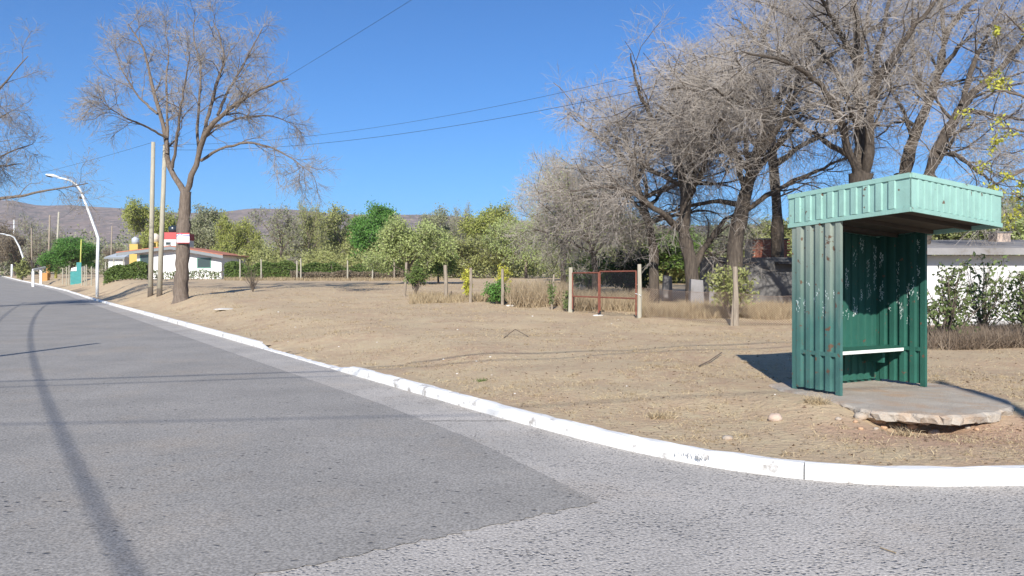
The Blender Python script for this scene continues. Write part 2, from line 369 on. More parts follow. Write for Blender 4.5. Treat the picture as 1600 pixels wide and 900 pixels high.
bm_ = MB(); bm_.poly([(x, y, 0) for x, y in poly], [tuple(range(len(poly)))])
tag(bm_.build('side_road', M['aggregate']), 'old side street of exposed pebble concrete', 'road', kind='structure')
al = [(.67, 5.98), (.16, 7.09), (-.467, 8.37), (-1.76, 10.55), (-3.94, 13.9)]
al += [(p[0]-1.02, p[1]) for p in kp[2:]]
ar = [(-12., -1.9), (-12.5, 1.), (-13, 5.), (-12, 9.375), (-12.6, 13.9)]+[(p[0]-9.4, p[1]) for p in kp[2:]]
strip('asphalt_road', ar[4:], al[4:], M['asphalt'], .005, 'grey worn asphalt road running into the distance')
rj = random.Random(17)
def ragged(pts, st, amp):
    out = []
    for a, c in zip(pts[:-1], pts[1:]):
        n_ = max(1, int(math.hypot(c[0]-a[0], c[1]-a[1])/st))
        out += [(a[0]+(c[0]-a[0])*k/n_+rj.uniform(-amp, amp), a[1]+(c[1]-a[1])*k/n_+rj.uniform(-amp, amp)) for k in range(n_)]
    return out+[pts[-1]]
edge = ragged(al[:5], .07, .010); seam = ragged([(-12., -1.9), (-1.24, 4.66), (.67, 5.98)], .05, .032)
ring = seam[:-1]+edge[:-1]+[al[4], ar[4], (-12.2, 9.4), (-13, 5.)]
b = MB(); b.poly([(x, y, .005) for x, y in ring], [tuple(range(len(ring)))])
tag(b.build('asphalt_end', M['asphalt']), 'ragged end of the asphalt where it meets the pebble concrete', 'road', kind='structure')
# tar/soft seam line and the verge over the road
vl = [(p[0]-9.5, p[1]) for p in kp]
V = []; Q = []
for i, (x, y) in enumerate(vl):
    zr = float(zroad(y)); V += [(x-60, y, zr+.5), (x-3, y, zr+.35), (x, y, zr+.14), (x, y, zr-.1)]
    if i:
        for k in range(3): Q.append((4*i-4+k, 4*i-3+k, 4*i+1+k, 4*i+k))
tag(link('verge', fast_mesh('verge', np.array(V), np.array(Q)), M['dirt']), 'dirt verge on the far side of the road', 'ground', kind='structure')

# kerb, cast in lengths with open joints
kerb = bpy.data.objects.new('kerb', None); COL.objects.link(kerb)
tag(kerb, 'white painted concrete kerb curving round the lot', 'kerb', kind='structure')
def kerb_length(pts, hs, seed):
    rnd = random.Random(seed); V = []; Q = []; n = 7
    for i, (p, h) in enumerate(zip(pts, hs)):
        a = pts[max(i-1, 0)]; c = pts[min(i+1, len(pts)-1)]
        t = (Vector(c)-Vector(a)).normalized(); nrm = Vector((t.y, -t.x))
        if kerb_d(p[0]+nrm.x*.1, p[1]+nrm.y*.1) < 0: nrm = -nrm
        zr = float(zroad(p[1])); j = lambda s: rnd.uniform(-s, s)
        prof = [(0+j(.004), -.08), (.005+j(.006), h*.55), (.018+j(.006), h*.86+j(.004)), (.055, h+j(.007)), (.11, h+.006+j(.008)), (.165+j(.014), h-.002+j(.006)), (.175, -.08)]
        for d, z in prof: V.append((p[0]+nrm.x*d, p[1]+nrm.y*d, zr+z))
        if i:
            for k in range(n-1): Q.append((n*(i-1)+k, n*(i-1)+k+1, n*i+k+1, n*i+k))
    Q0 = len(V)
    f = [tuple(x) for x in Q]; f += [tuple(range(n))[::-1], tuple(range(Q0-n, Q0))]
    b = MB(); b.poly(V, f); b.build('kerb_length', M['kerb'], kerb, smooth=False)
def resample(P_, step):
    P_ = np.array(P_); s = np.r_[0, np.cumsum(np.hypot(*np.diff(P_, axis=0).T))]
    # smooth the polyline a little (Catmull-like) by cubic blending
    n = max(2, int(s[-1]/step)+1); u = np.linspace(0, s[-1], n)
    return np.stack([np.interp(u, s, P_[:, 0]), np.interp(u, s, P_[:, 1])], 1), u
near = [p for p in KERB if p[1] < 24 and p[0] < 14]
kp_, u_ = resample(near, .22)
for _ in range(3): kp_[1:-1] = (kp_[:-2]+kp_[1:-1]*2+kp_[2:])/4
def kh(y, x):
    h = .128
    if x < -2: h -= .105*float(np.interp(y, [13.9, 14.7, 18.9, 19.5], [0, 1, 1, 0]))
    return h
i = 0; k = 0; random.seed(5)
while i < len(kp_)-2:
    j = min(len(kp_)-1, i+random.choice((13, 14, 15, 11)))
    pts = [tuple(p) for p in kp_[i:j+1]]
    pts[0] = tuple(np.array(pts[0])*.97+np.array(pts[1])*.03); pts[-1] = tuple(np.array(pts[-1])*.97+np.array(pts[-2])*.03)
    kerb_length(pts, [kh(p[1], p[0]) for p in pts], k); i = j; k += 1
far_ = [kp_[-1]]+[p for p in KERB if p[1] > 24 and p[0] < 0]
fp, _ = resample(far_, 1.2); i = 0
while i < len(fp)-2:
    j = min(len(fp)-1, i+(5 if i < 60 else 30)); kerb_length([tuple(p) for p in fp[i:j+1]], [.128]*(j-i+1), 100+i); i = j

# smudged dark lettering rubbed onto the kerb face, no longer readable
km = MB(); rk = random.Random(6); ka, kb = Vector((1.55, 7.34, 0)), Vector((1.83, 7.08, 0)); kt = (kb-ka).normalized(); kn = Vector((-kt.y, kt.x, 0))
if kerb_d(ka.x+kn.x*.1, ka.y+kn.y*.1) > 0: kn = -kn
for i in range(26):
    p = ka.lerp(kb, rk.random()); off = float(kerb_d(p.x, p.y)); p = p+kn*(off+.012)+Vector((0, 0, rk.uniform(.045, .085)))
    km.obox(p, kt*rk.uniform(.004, .010), kn*.002, Vector((0, 0, rk.uniform(.012, .035)))+kt*rk.uniform(-.015, .015))
o = km.build('smudged_lettering', mat('old_paint_mark', (.16, .17, .18), (.3, .3, .3), 30, .9), kerb); o['kind'] = 'stuff'

# ------------------------------------------------------------------ hills
def hills():
    xs = np.linspace(-2600, 2600, 261); ys = np.linspace(900, 2600, 60)
    Xh, Yh = np.meshgrid(xs, ys)
    px = 800+F*Xh/Yh
    top = np.interp(px, [-900, -200, -40, 20, 60, 110, 180, 260, 330, 395, 460, 520, 600, 680, 760, 860, 1000, 1300, 1600, 2400],
                    [330, 318, 308, 312, 321, 318, 322, 330, 331, 324, 326, 333, 336, 335, 340, 345, 350, 352, 350, 352])
    ridge = (HZ-top)/F*1750+CAMH
    t = np.clip((Yh-900)/850, 0, 1)
    prof = np.where(Yh < 1750, t**1.25, 1-np.clip((Yh-1750)/900, 0, 1)*.5)
    rs = np.random.RandomState(8); nz = np.zeros_like(Xh)
    for _ in range(26):
        k = rs.uniform(.006, .045); a = rs.uniform(0, 6.28)
        nz += np.sin((Xh*math.cos(a)+Yh*math.sin(a))*k+rs.uniform(0, 6.28))*.35/k/26*.75
    Zh = ridge*prof+nz*np.clip(t*1.5, 0, 1)*np.where(Yh < 1700, 1, .4)
    n0, n1 = Xh.shape; idx = np.arange(n0*n1).reshape(n0, n1)
    q = np.stack([idx[:-1, :-1], idx[:-1, 1:], idx[1:, 1:], idx[1:, :-1]], -1).reshape(-1, 4)
    o = link('hills', fast_mesh('hills', np.stack([Xh.ravel(), Yh.ravel(), Zh.ravel()], 1), q, True), M['hill'])
    tag(o, 'low brown scrub covered mountain ridge on the skyline', 'hills', kind='structure')
hills()

# ------------------------------------------------------------------ plants
def tubes(P_, Rd, S):
    """P_ (B,K,3) polylines, Rd (B,K) radii -> vertices, quads"""
    B, K, _ = P_.shape
    T = np.empty_like(P_); T[:, 1:-1] = P_[:, 2:]-P_[:, :-2]; T[:, 0] = P_[:, 1]-P_[:, 0]; T[:, -1] = P_[:, -1]-P_[:, -2]
    T /= np.linalg.norm(T, axis=2, keepdims=True)+1e-9
    ref = np.array((.31, .17, .93)); A = np.cross(T, ref); A /= np.linalg.norm(A, axis=2, keepdims=True)+1e-6
    Bn = np.cross(T, A)
    an = np.arange(S)*2*np.pi/S
    V = P_[:, :, None]+Rd[:, :, None, None]*(A[:, :, None]*np.cos(an)[:, None]+Bn[:, :, None]*np.sin(an)[:, None])
    i = np.arange(B*K*S).reshape(B, K, S); j = np.roll(i, -1, 2)
    Q = np.stack([i[:, :-1], j[:, :-1], j[:, 1:], i[:, 1:]], -1).reshape(-1, 4)
    return V.reshape(-1, 3), Q
def join(parts):
    V = []; Q = []; n = 0
    for v, q in parts: V.append(v); Q.append(q+n); n += len(v)
    return np.concatenate(V), np.concatenate(Q)
def unit(v): return v/(np.linalg.norm(v, axis=-1, keepdims=True)+1e-9)
def sprout(rs, P_, Rd, n, L, ang, K=5, tmin=.25, droop=0., jit=.18, rf=.6, tip=.3, rmin=.004, up=0., lfall=.5):
    """n side shoots on every parent branch; L = (lo, hi) lengths"""
    B, Kp, _ = P_.shape
    pi = np.repeat(np.arange(B), n); N_ = len(pi)
    t = rs.uniform(tmin, 1, N_)*(Kp-1); i0 = np.minimum(t.astype(int), Kp-2); fr = (t-i0)[:, None]
    a = P_[pi, i0]; c = P_[pi, i0+1]; p = a*(1-fr)+c*fr; d = unit(c-a)
    r0 = (Rd[pi, i0]*(1-fr[:, 0])+Rd[pi, i0+1]*fr[:, 0])*rf
    perp = unit(np.cross(d, rs.normal(size=(N_, 3))))
    an = np.radians(rs.uniform(ang[0], ang[1], N_))[:, None]
    d = unit(d*np.cos(an)+perp*np.sin(an)+np.array((0, 0, up)))
    Ln = rs.uniform(L[0], L[1], N_)*(1-lfall*(t/(Kp-1)))
    out = np.empty((N_, K, 3)); out[:, 0] = p
    for k in range(1, K):
        d = unit(d+rs.normal(size=(N_, 3))*jit+np.array((0, 0, -droop)))
        out[:, k] = out[:, k-1]+d*(Ln/(K-1))[:, None]
    rad = np.maximum(r0[:, None]*np.linspace(1, tip, K), rmin)
    return out, rad
def leaves(rs, P_, n, size, spread=.12):
    """n leaf blades per twig, real diamond-shaped faces"""
    B, K, _ = P_.shape; pi = np.repeat(np.arange(B), n); N_ = len(pi)
    t = rs.uniform(.1, 1, N_)*(K-1); i0 = np.minimum(t.astype(int), K-2); fr = (t-i0)[:, None]
    c = P_[pi, i0]*(1-fr)+P_[pi, i0+1]*fr+rs.normal(size=(N_, 3))*spread
    u = unit(rs.normal(size=(N_, 3))); v = unit(np.cross(u, rs.normal(size=(N_, 3))))
    s = (rs.uniform(.6, 1.4, N_)*size)[:, None]
    V = np.stack([c-u*s, c-v*s*.5, c+u*s, c+v*s*.5], 1).reshape(-1, 3)
    return V, np.arange(N_*4).reshape(-1, 4)
def poly_limb(pts, r0, r1, K=9):
    pts = np.array([tuple(p) for p in pts], float); s = np.r_[0, np.cumsum(np.linalg.norm(np.diff(pts, axis=0), axis=1))]
    u = np.linspace(0, s[-1], K)
    Q = np.stack([np.interp(u, s, pts[:, i]) for i in range(3)], 1)
    Q[1:-1] = (Q[:-2]+2*Q[1:-1]+Q[2:])/4
    return Q, np.linspace(1, 0, K)**.8*(r0-r1)+r1
def make_tree(name, label, base, limbs, levels, seed, bark, twigm, leaf=None, group=None, cat='tree', nleaf=0, lsize=.05, lspread=.12, limb_k=1.0):
    """limbs: list of (points, r0, r1) in world space; levels: sprout settings, the last ones make the crown"""
    rs = np.random.RandomState(seed)
    base = np.array(tuple(base)); K = 18
    LP = []; LR = []
    for pts, r0, r1 in limbs:
        q_, r_ = poly_limb(pts, r0*(limb_k if LP else 1), r1, K); r_ = r_*(1+rs.normal(size=K)*.06)
        q_[1:] += rs.normal(size=q_[1:].shape)*(.012 if not LP else min(.035, r0*.18)); LP.append(q_-base); LR.append(r_)
    P_ = np.array(LP); Rd = np.array(LR)
    v0, q0 = tubes(P_, Rd, 12); v0 = v0+rs.normal(size=v0.shape)*(np.repeat(Rd.ravel(), 12)*.07)[:, None]; wood = [(v0, q0)]; crown = []
    src = P_[1:] if len(P_) > 1 else P_; srcR = Rd[1:] if len(P_) > 1 else Rd
    pool = (src, srcR); allp = []
    for li, kw in enumerate(levels):
        kw = dict(kw); wood_lv = kw.pop('wood', False); S = kw.pop('S', 3)
        pool = sprout(rs, *pool, **kw)
        (wood if wood_lv else crown).append(tubes(*pool, S))
        allp.append(pool)
    t = empty(name, base, label, cat, group)
    link('trunk', fast_mesh('trunk', *join(wood), True), bark, t)
    if crown: link('twigs' if leaf else 'crown', fast_mesh('crown', *join(crown)), twigm, t)
    if leaf is not None and nleaf:
        link('crown', fast_mesh('foliage', *leaves(rs, allp[-1][0], nleaf, lsize, lspread)), leaf, t)
    return t
def auto_limbs(rs, base, trunk, r, nl, length, el=(20, 65), droop=.0, start=.75, bend=.25):
    """trunk polyline (world points) and nl limbs radiating from its upper part"""
    trunk = [Vector(p) for p in trunk]; out = [(trunk, r, r*.35)]
    for i in range(nl):
        f = start+(1-start)*i/max(1, nl-1)
        n = len(trunk)-1; k = min(int(f*n), n-1); p = trunk[k].lerp(trunk[k+1], f*n-k)
        az = i*2.4+rs.uniform(-.4, .4); e = R(rs.uniform(*el)); L = length*rs.uniform(.75, 1.1)
        d = np.array((math.cos(az)*math.cos(e), math.sin(az)*math.cos(e), math.sin(e))); pts = [p]
        q_ = np.array(p)
        for s in range(5):
            d = unit(d+rs.normal(size=3)*bend*.5+np.array((0, 0, -droop))); q_ = q_+d*L/5; pts.append(Vector(q_))
        out.append((pts, r*rs.uniform(.30, .45), r*.06))
    return out

# --- the bare tree with the board on its trunk
TY = 34.5
tb = gp(283, 470); TY = tb.y
rr = random.Random(4)
def tl(pxs, dep=0., dep0=0.):
    n = len(pxs)
    return [P(x, y, TY) + Vector((0, 1, 0))*(dep0+(dep-dep0)*i/max(1, n-1)) + (P(x, y, TY)-P(800, HZ, TY))*((dep0+(dep-dep0)*i/max(1, n-1))/TY) for i, (x, y) in enumerate(pxs)]
limbs = [
 (tl([(283, 474), (283, 440), (285, 400), (287, 350), (290, 300)]), .36, .27),
 (tl([(290, 303), (307, 251), (320, 208), (349, 176), (387, 149), (419, 133), (450, 123)], -2.5), .20, .03),
 (tl([(318, 212), (328, 171), (339, 128), (352, 96), (344, 59), (333, 32)], 1.5), .13, .02),
 (tl([(340, 180), (352, 150), (376, 107), (397, 69), (410, 45)], 3, .3), .10, .02),
 (tl([(290, 305), (272, 277), (261, 251), (260, 213), (248, 176), (235, 128), (224, 69), (200, 37)], 1.2), .20, .02),
 (tl([(260, 215), (227, 197), (195, 184), (157, 160)], -2.6, .3), .08, .015),
 (tl([(261, 240), (261, 176), (260, 117), (264, 80), (258, 50)], 2.8, .2), .10, .015),
 (tl([(269, 262), (277, 213), (283, 160), (293, 112), (296, 80)], -2.4), .11, .015),
 (tl([(309, 243), (310, 176), (315, 107), (301, 48), (305, 15)], 2.2, .4), .11, .015),
 (tl([(314, 251), (344, 232), (387, 221), (424, 229), (461, 251), (488, 272)], -2.0, .2), .10, .015),
 (tl([(330, 200), (372, 185), (420, 180), (465, 195)], 3.2, .2), .09, .012),
 (tl([(246, 178), (215, 150), (190, 110), (180, 75)], 2.2, .5), .08, .012),
]
flare = [(tl([(283, 477), (283, 468), (283, 455)]), .47, .36)]
lev = [dict(n=12, L=(1.3, 3.2), ang=(22, 60), K=6, tmin=.25, rf=.45, up=.14, wood=True, S=5, rmin=.012, jit=.2),
       dict(n=11, L=(.7, 1.9), ang=(22, 65), K=5, tmin=.1, rf=.5, rmin=.007, droop=.03, jit=.22),
       dict(n=6, L=(.35, 1.0), ang=(20, 60), K=3, tmin=.05, rf=.6, rmin=.005, droop=.10, jit=.25)]
t1 = make_tree('bare_tree', 'tall bare forked tree with a small board nailed to its trunk', tb, limbs, lev, 21, M['bark'], M['twig'], None, limb_k=.78)
# root flare as part of the same trunk
link('root_flare', fast_mesh('root_flare', *tubes(np.array([poly_limb(flare[0][0], .50, .33, 6)[0]-np.array(tb)]), np.array([[.52, .45, .40, .37, .35, .33]]), 11), True), M['bark'], t1)
# the board
c = P(286, 372, TY-.40); w, h = .64, .52
sg = empty('estate_board', c, 'small white board with red and blue trim nailed to the bare tree trunk', 'sign')
MB().box((-w/2, 0, -h/2), (w/2, .02, h/2)).build('board', M['sign'], sg)
MB().box((-w/2, -.006, h/2-.06), (w/2, -.001, h/2)).build('top_band', M['sign_red'], sg)
MB().box((-w/2, -.006, -h/2), (w/2, -.001, -h/2+.045)).build('bottom_band', M['sign_red'], sg)
MB().poly([(-w/2, -.009, .05), (-.16, -.009, .19), (.0, -.009, .12), (w/2, -.009, .10), (w/2, -.009, .18), (.0, -.009, .17), (-.16, -.009, .235), (-w/2, -.009, .13)], [(0, 1, 6, 7), (1, 2, 5, 6), (2, 3, 4, 5)]).build('roof_mark', M['sign_blue'], sg)
for i, (a, c2) in enumerate(((-.2, .2), (-.24, .1), (-.22, .22), (-.27, .26))):
    MB().box((a, -.006, .05-i*.06), (c2, -.001, .068-i*.06)).build('text_line', M['sign_grey'], sg)

# --- dense grey trees behind the fence, and the tall ones behind the shelter
def pl(Y0, pxs, deps): return [P(x, y, Y0+d) for (x, y), d in zip(pxs, deps)]
dense = [dict(n=11, L=(1.8, 3.9), ang=(25, 75), K=6, tmin=.15, rf=.42, wood=True, S=5, rmin=.012, droop=.01, jit=.25),
         dict(n=9, L=(.9, 2.0), ang=(25, 80), K=4, tmin=.1, rf=.45, rmin=.006, droop=.03, jit=.28),
         dict(n=8, L=(.45, 1.15), ang=(25, 80), K=3, tmin=.05, rf=.55, rmin=.0042, droop=.07, jit=.3)]
far_dense = [dense[0], dict(dense[1], n=8), dict(dense[2], n=7, rmin=.006)]
def dense_tree(label, px, Y0, trunk_px, nl, length, seed, el=(15, 70), r=.32, leaf=None, nleaf=0, start=.5, lev=dense, droop=.03, extra=()):
    rs = np.random.RandomState(seed)
    b = on(px, Y0); tr = [Vector((b.x, b.y, b.z-.1))]+pl(Y0, trunk_px, [0, .1, .2, .3, .4, .5][:len(trunk_px)])
    limbs = auto_limbs(rs, b, tr, r, nl, length, el, droop, start, .35)+list(extra)
    return make_tree('grey_tree', label, b, limbs, lev, seed, M['bark_dark'], M['twig_grey'], leaf, 'leafless grey trees behind the fence', nleaf=nleaf, lsize=.035)
dense_tree('dense grey leafless tree whose split trunk stands behind the chain-link fence', 1085, 30, [(1080, 412), (1068, 368), (1072, 312), (1064, 260), (1062, 225)], 12, 4.7, 31,
           extra=[(pl(30, [(1066, 360), (1030, 330), (990, 300), (940, 290), (890, 300)], [0, -.5, -1, -1.5, -2]), .13, .02),
                  (pl(30, [(1082, 420), (1105, 380), (1135, 340), (1170, 320)], [0, .3, .6, 1]), .14, .03)])
dense_tree('grey leafless tree with a straight dark trunk behind the rusty gate', 1022, 33, [(1022, 388), (1014, 350), (1002, 310), (992, 275)], 11, 4.0, 32, r=.24)
dense_tree('grey leafless tree with a thick dark trunk in front of the grey wall', 1146, 29, [(1148, 400), (1150, 370), (1165, 300), (1190, 220), (1200, 150)], 12, 5.4, 33, r=.34,
           extra=[(pl(29, [(1165, 300), (1150, 240), (1125, 170), (1075, 136), (1040, 140)], [0, -.5, -1.2, -2, -2.5]), .13, .02)])
dense_tree('low spreading grey tree with a few pale leaves at the end of the dense row', 930, 36, [(930, 415), (925, 385), (912, 355)], 10, 3.5, 34, r=.18, leaf=LEAF['pale'], nleaf=1)
tall = [dict(n=12, L=(1.4, 3.6), ang=(25, 70), K=6, tmin=.15, rf=.4, wood=True, S=5, rmin=.012, jit=.25),
        dict(n=10, L=(.8, 2.0), ang=(25, 75), K=5, tmin=.1, rf=.45, rmin=.006, droop=.03, jit=.27),
        dict(n=8, L=(.45, 1.2), ang=(25, 75), K=3, tmin=.05, rf=.55, rmin=.0042, droop=.06, jit=.3)]
def tall_tree(label, px, Y0, limbs, seed):
    b = on(px, Y0); lm = []
    for pts, dp, r0, r1 in limbs:
        lm.append((pl(Y0, pts, np.linspace(dp[0], dp[1], len(pts))), r0*.78, r1))
    lm[0][0].insert(0, Vector((b.x, b.y, b.z-.1)))
    return make_tree('tall_tree', label, b, lm, tall, seed, M['bark_dark'], M['twig_grey'], None, 'tall bare trees behind the shelter')
dense_tree('tall grey leafless tree between the dense row and the shelter', 1215, 34, [(1215, 380), (1213, 300), (1205, 220), (1200, 140), (1190, 80)], 13, 6.2, 39, r=.3, el=(15, 75))
dense_tree('rounded grey leafless tree behind the pale leaved one', 880, 48, [(880, 410), (882, 380), (886, 350)], 11, 4.2, 40, r=.2, lev=far_dense, leaf=LEAF['pale'], nleaf=1)
tall_tree('tall bare tree with several upright stems rising behind the shelter roof', 1346, 25, [
    ([(1346, 400), (1345, 330), (1344, 272)], (0, 0), .42, .36),
    ([(1344, 275), (1340, 189), (1340, 94), (1336, 0), (1325, -90)], (0, 1.5), .24, .04),
    ([(1350, 275), (1357, 245), (1363, 151), (1378, 113), (1412, 60), (1446, 23), (1480, -30)], (0, -2), .22, .03),
    ([(1340, 280), (1332, 250), (1313, 189), (1287, 140), (1264, 110), (1212, 91), (1159, 81)], (0, -2), .18, .02),
    ([(1340, 190), (1310, 120), (1272, 60), (1230, 20), (1180, 0)], (.5, 3), .13, .02),
    ([(1338, 100), (1302, 30), (1272, -20), (1240, -60)], (1, -1), .11, .02),
    ([(1362, 170), (1370, 90), (1390, 0), (1400, -80)], (0, 2.5), .14, .02),
    ([(1336, 250), (1290, 220), (1240, 190), (1190, 170), (1130, 150)], (0, 2), .12, .02),
    ([(1340, 150), (1350, 60), (1370, -40)], (1, 3), .12, .02)], 41)
tall_tree('tall dark bare tree leaning right behind the shelter roof', 1405, 27, [
    ([(1405, 400), (1406, 330), (1412, 272)], (0, 0), .34, .29),
    ([(1412, 275), (1427, 212), (1450, 162), (1468, 113), (1476, 57), (1499, 23), (1529, 0), (1560, -50)], (0, 1), .26, .03),
    ([(1450, 165), (1430, 120), (1425, 60), (1440, 0)], (.4, 2), .10, .02),
    ([(1470, 110), (1500, 70), (1540, 40), (1590, 30)], (.6, -2), .10, .02),
    ([(1425, 215), (1410, 170), (1390, 140), (1375, 90)], (.1, -2), .09, .02),
    ([(1476, 60), (1470, 10), (1455, -50)], (.8, 2), .10, .02)], 42)
tall_tree('pale barked bare tree forking right above the shelter roof', 1440, 24, [
    ([(1440, 400), (1442, 330), (1450, 274)], (0, 0), .34, .28),
    ([(1450, 276), (1468, 227), (1502, 162), (1548, 125), (1589, 75), (1640, 30)], (0, 1), .24, .03),
    ([(1465, 235), (1500, 245), (1530, 270), (1560, 290)], (0, -2), .10, .02),
    ([(1502, 165), (1520, 100), (1550, 40), (1580, -20)], (.3, 2), .12, .02),
    ([(1500, 170), (1560, 180), (1610, 190), (1660, 180)], (.3, -1.5), .10, .02),
    ([(1450, 270), (1470, 250), (1500, 200), (1540, 190)], (0, 2), .09, .02)], 43)
# yellow-green young leaves at the right edge
b = on(1640, 15); rs = np.random.RandomState(51)
lm = [([Vector((b.x, b.y, b.z-.1)), P(1640, 300, 15), P(1650, 150, 15), P(1660, 20, 15)], .16, .06)]
for pts, d in (([(1642, 260), (1600, 265), (1560, 285), (1530, 300)], -.8), ([(1645, 180), (1600, 150), (1560, 140), (1515, 165)], .6), ([(1648, 120), (1610, 60), (1570, 20)], -.5),
               ([(1642, 230), (1620, 210), (1580, 200), (1555, 200)], .5), ([(1645, 300), (1610, 320), (1580, 300)], 1.0)):
    lm.append((pl(15, pts, np.linspace(0, d, len(pts))), .035, .008))
make_tree('budding_tree', 'young tree with bright yellow green leaf clusters at the street edge', b, lm,
          [dict(n=5, L=(.4, 1.0), ang=(25, 65), K=5, tmin=.3, rf=.5, wood=True, S=4, rmin=.006), dict(n=4, L=(.15, .4), ang=(20, 60), K=4, rmin=.003, droop=.2)],
          52, M['bark'], M['twig'], LEAF['lime'], nleaf=12, lsize=.035, lspread=.035)
# tree on the far verge, its branches reaching in over the road
b = Vector((-32.6, 41, .35)); rs = np.random.RandomState(61)
make_tree('verge_tree', 'bare tree on the far verge reaching over the asphalt road', b,
          auto_limbs(rs, b, [b, b+Vector((.1, 0, 2)), b+Vector((.3, .2, 5)), b+Vector((.5, 0, 7.5))], .34, 15, 8.8, (28, 75), .01, .6, .3), [dict(tall[0], n=11), dict(tall[1], n=9), dict(tall[2], n=7, rmin=.0055)], 62, M['bark'], M['twig'], LEAF['brown'], nleaf=1, lsize=.03, lspread=.03)

# --- background trees: a few built, the rest copies with their own size, turn and leaf colour
def bg_proto(seed, hgt, spread, nl, lv, el):
    rs = np.random.RandomState(seed); b = Vector((0, 0, 0))
    lm = auto_limbs(rs, b, [b, Vector((.1, 0, hgt*.2)), Vector((.15, .1, hgt*.42))], .2, nl, spread, el, .0, .35, .4)
    P_ = []; Rd = []
    for pts, r0, r1 in lm:
        a, c = poly_limb(pts, r0, r1, 7); P_.append(a); Rd.append(c)
    P_ = np.array(P_); Rd = np.array(Rd); wood = [tubes(P_, Rd, 6)]; pool = (P_[1:], Rd[1:]); cr = []
    for i, kw in enumerate(lv):
        kw = dict(kw); w_ = kw.pop('wood', False); pool = sprout(rs, *pool, **kw)
        (wood if w_ else cr).append(tubes(*pool, 3))
    return fast_mesh('trunk', *join(wood), True), fast_mesh('twigs', *join(cr)), pool[0]
bl = [dict(n=7, L=(1.4, 2.8), ang=(25, 70), K=5, rf=.5, wood=True, rmin=.02), dict(n=7, L=(.7, 1.5), ang=(25, 70), K=4, rf=.5, rmin=.012),
      dict(n=6, L=(.35, .9), ang=(25, 70), K=3, rf=.5, rmin=.008)]
PROTO = []
for i, (s, nl, sp, el) in enumerate(((71, 9, 4.4, (10, 80)), (72, 10, 4.0, (25, 85)), (73, 8, 4.6, (5, 60)), (74, 7, 4.8, (45, 88)))):
    PROTO.append(bg_proto(s, 8, sp, nl, bl, el))
leafcache = {}
def bg_tree(label, px, Y0, top, wpx, proto, leaf, nleaf=4, lsize=.11, group='trees beyond the lot', rz=0., name='background_tree', base=None):
    b = on(px, Y0) if base is None else base
    tr, tw, pool = PROTO[proto]
    hgt = (HZ-top)/F*Y0+CAMH-b.z; wid = wpx/F*Y0
    zs = np.percentile(pool[:, :, 2], 98.5); xs = np.percentile(np.abs(pool[:, :, :2]), 97)*2
    t = empty(name, b, label, 'tree', group, rz); t.scale = (wid/xs, wid/xs, hgt/zs)
    link('trunk', tr, M['bark'], t); link('twigs', tw, M['twig'], t)
    if leaf:
        nleaf = max(1, int(nleaf*1.9)); key = (proto, nleaf, round(lsize, 3))
        if key not in leafcache: leafcache[key] = fast_mesh('crown', *leaves(np.random.RandomState(len(leafcache)), pool, nleaf, lsize, .26))
        o = link('crown', leafcache[key], None, t)
        if not leafcache[key].materials: leafcache[key].materials.append(None)
        o.material_slots[0].link = 'OBJECT'; o.material_slots[0].material = LEAF[leaf]
    return t
for i, a in enumerate((
    ('bright olive tree standing behind the white house', 240, 118, 326, 95, 0, 'yellow', 5),
    ('grey olive half bare tree right of the white house roof', 325, 112, 332, 75, 1, 'grey', 4),
    ('yellow green bushy tree beside the white house gable', 366, 98, 345, 62, 2, 'yellow', 4),
    ('bare grey tree with upright forked limbs beyond the hedge', 440, 100, 325, 100, 3, 'grey', 1),
    ('slim half bare tree with an olive top beyond the hedge', 482, 102, 322, 46, 3, 'olive', 2),
    ('olive tree between the slim bare tree and the bright green tree', 540, 112, 336, 110, 0, 'olive', 4),
    ('bright green fully leaved tree rising above the hedge', 592, 97, 330, 84, 1, 'bright', 7),
    ('pale olive round tree in front of the bright green tree', 640, 58, 350, 112, 2, 'pale', 5),
    ('fresh green low tree beside the pale round tree', 685, 62, 392, 60, 2, 'green', 4),
    ('pale green tree behind the leafless trees', 945, 60, 330, 130, 1, 'pale', 4),
    ('grey olive tree behind the pale round tree', 690, 125, 337, 85, 0, 'grey', 4),
    ('thin bare tree top poking above the tree line', 722, 118, 323, 40, 3, 'grey', 1),
    ('yellow green domed tree in the middle of the tree line', 772, 108, 329, 85, 1, 'yellow', 5),
    ('pale half bare tree beside the yellow green domed tree', 822, 88, 344, 95, 2, 'pale', 3),
    ('olive grey tree where the tree line meets the dense grey trees', 880, 70, 335, 95, 0, 'grey', 3),
    ('dull olive low tree filling the tree line behind the hedge', 500, 130, 352, 140, 2, 'olive', 4),
    ('dull olive tree low behind the leaning fence posts', 730, 92, 372, 120, 2, 'olive', 4),
    ('green tree seen between the trunks of the grey trees', 1045, 62, 362, 130, 1, 'green', 5),
    ('green tree seen behind the rusty gate', 960, 66, 380, 110, 2, 'green', 5),
    ('olive tree behind the brick tower', 1225, 58, 350, 120, 1, 'olive', 5),
    ('olive tree behind the long white outbuilding', 1500, 52, 318, 150, 0, 'olive', 5),
    ('green tree behind the outbuilding chimney', 1600, 46, 322, 150, 1, 'pale', 5),
    ('grey olive tree behind the grey boundary wall', 1150, 70, 350, 120, 0, 'grey', 4),
    ('dark dense green tree beside the teal gate', 113, 112, 375, 66, 1, 'bright', 7),
    ('bare grey tree beside the road with a dark trunk', 62, 135, 345, 62, 0, 'grey', 1),
    ('brown leaved tree overhanging the end of the road', 22, 150, 368, 60, 2, 'brown', 4),
    ('brown thicket tree at the end of the road', -20, 160, 352, 80, 2, 'brown', 4),
    ('bare brown tree behind the low metal roof', 180, 140, 388, 40, 3, 'brown', 2))):
    bg_tree(*a, rz=i*1.3)
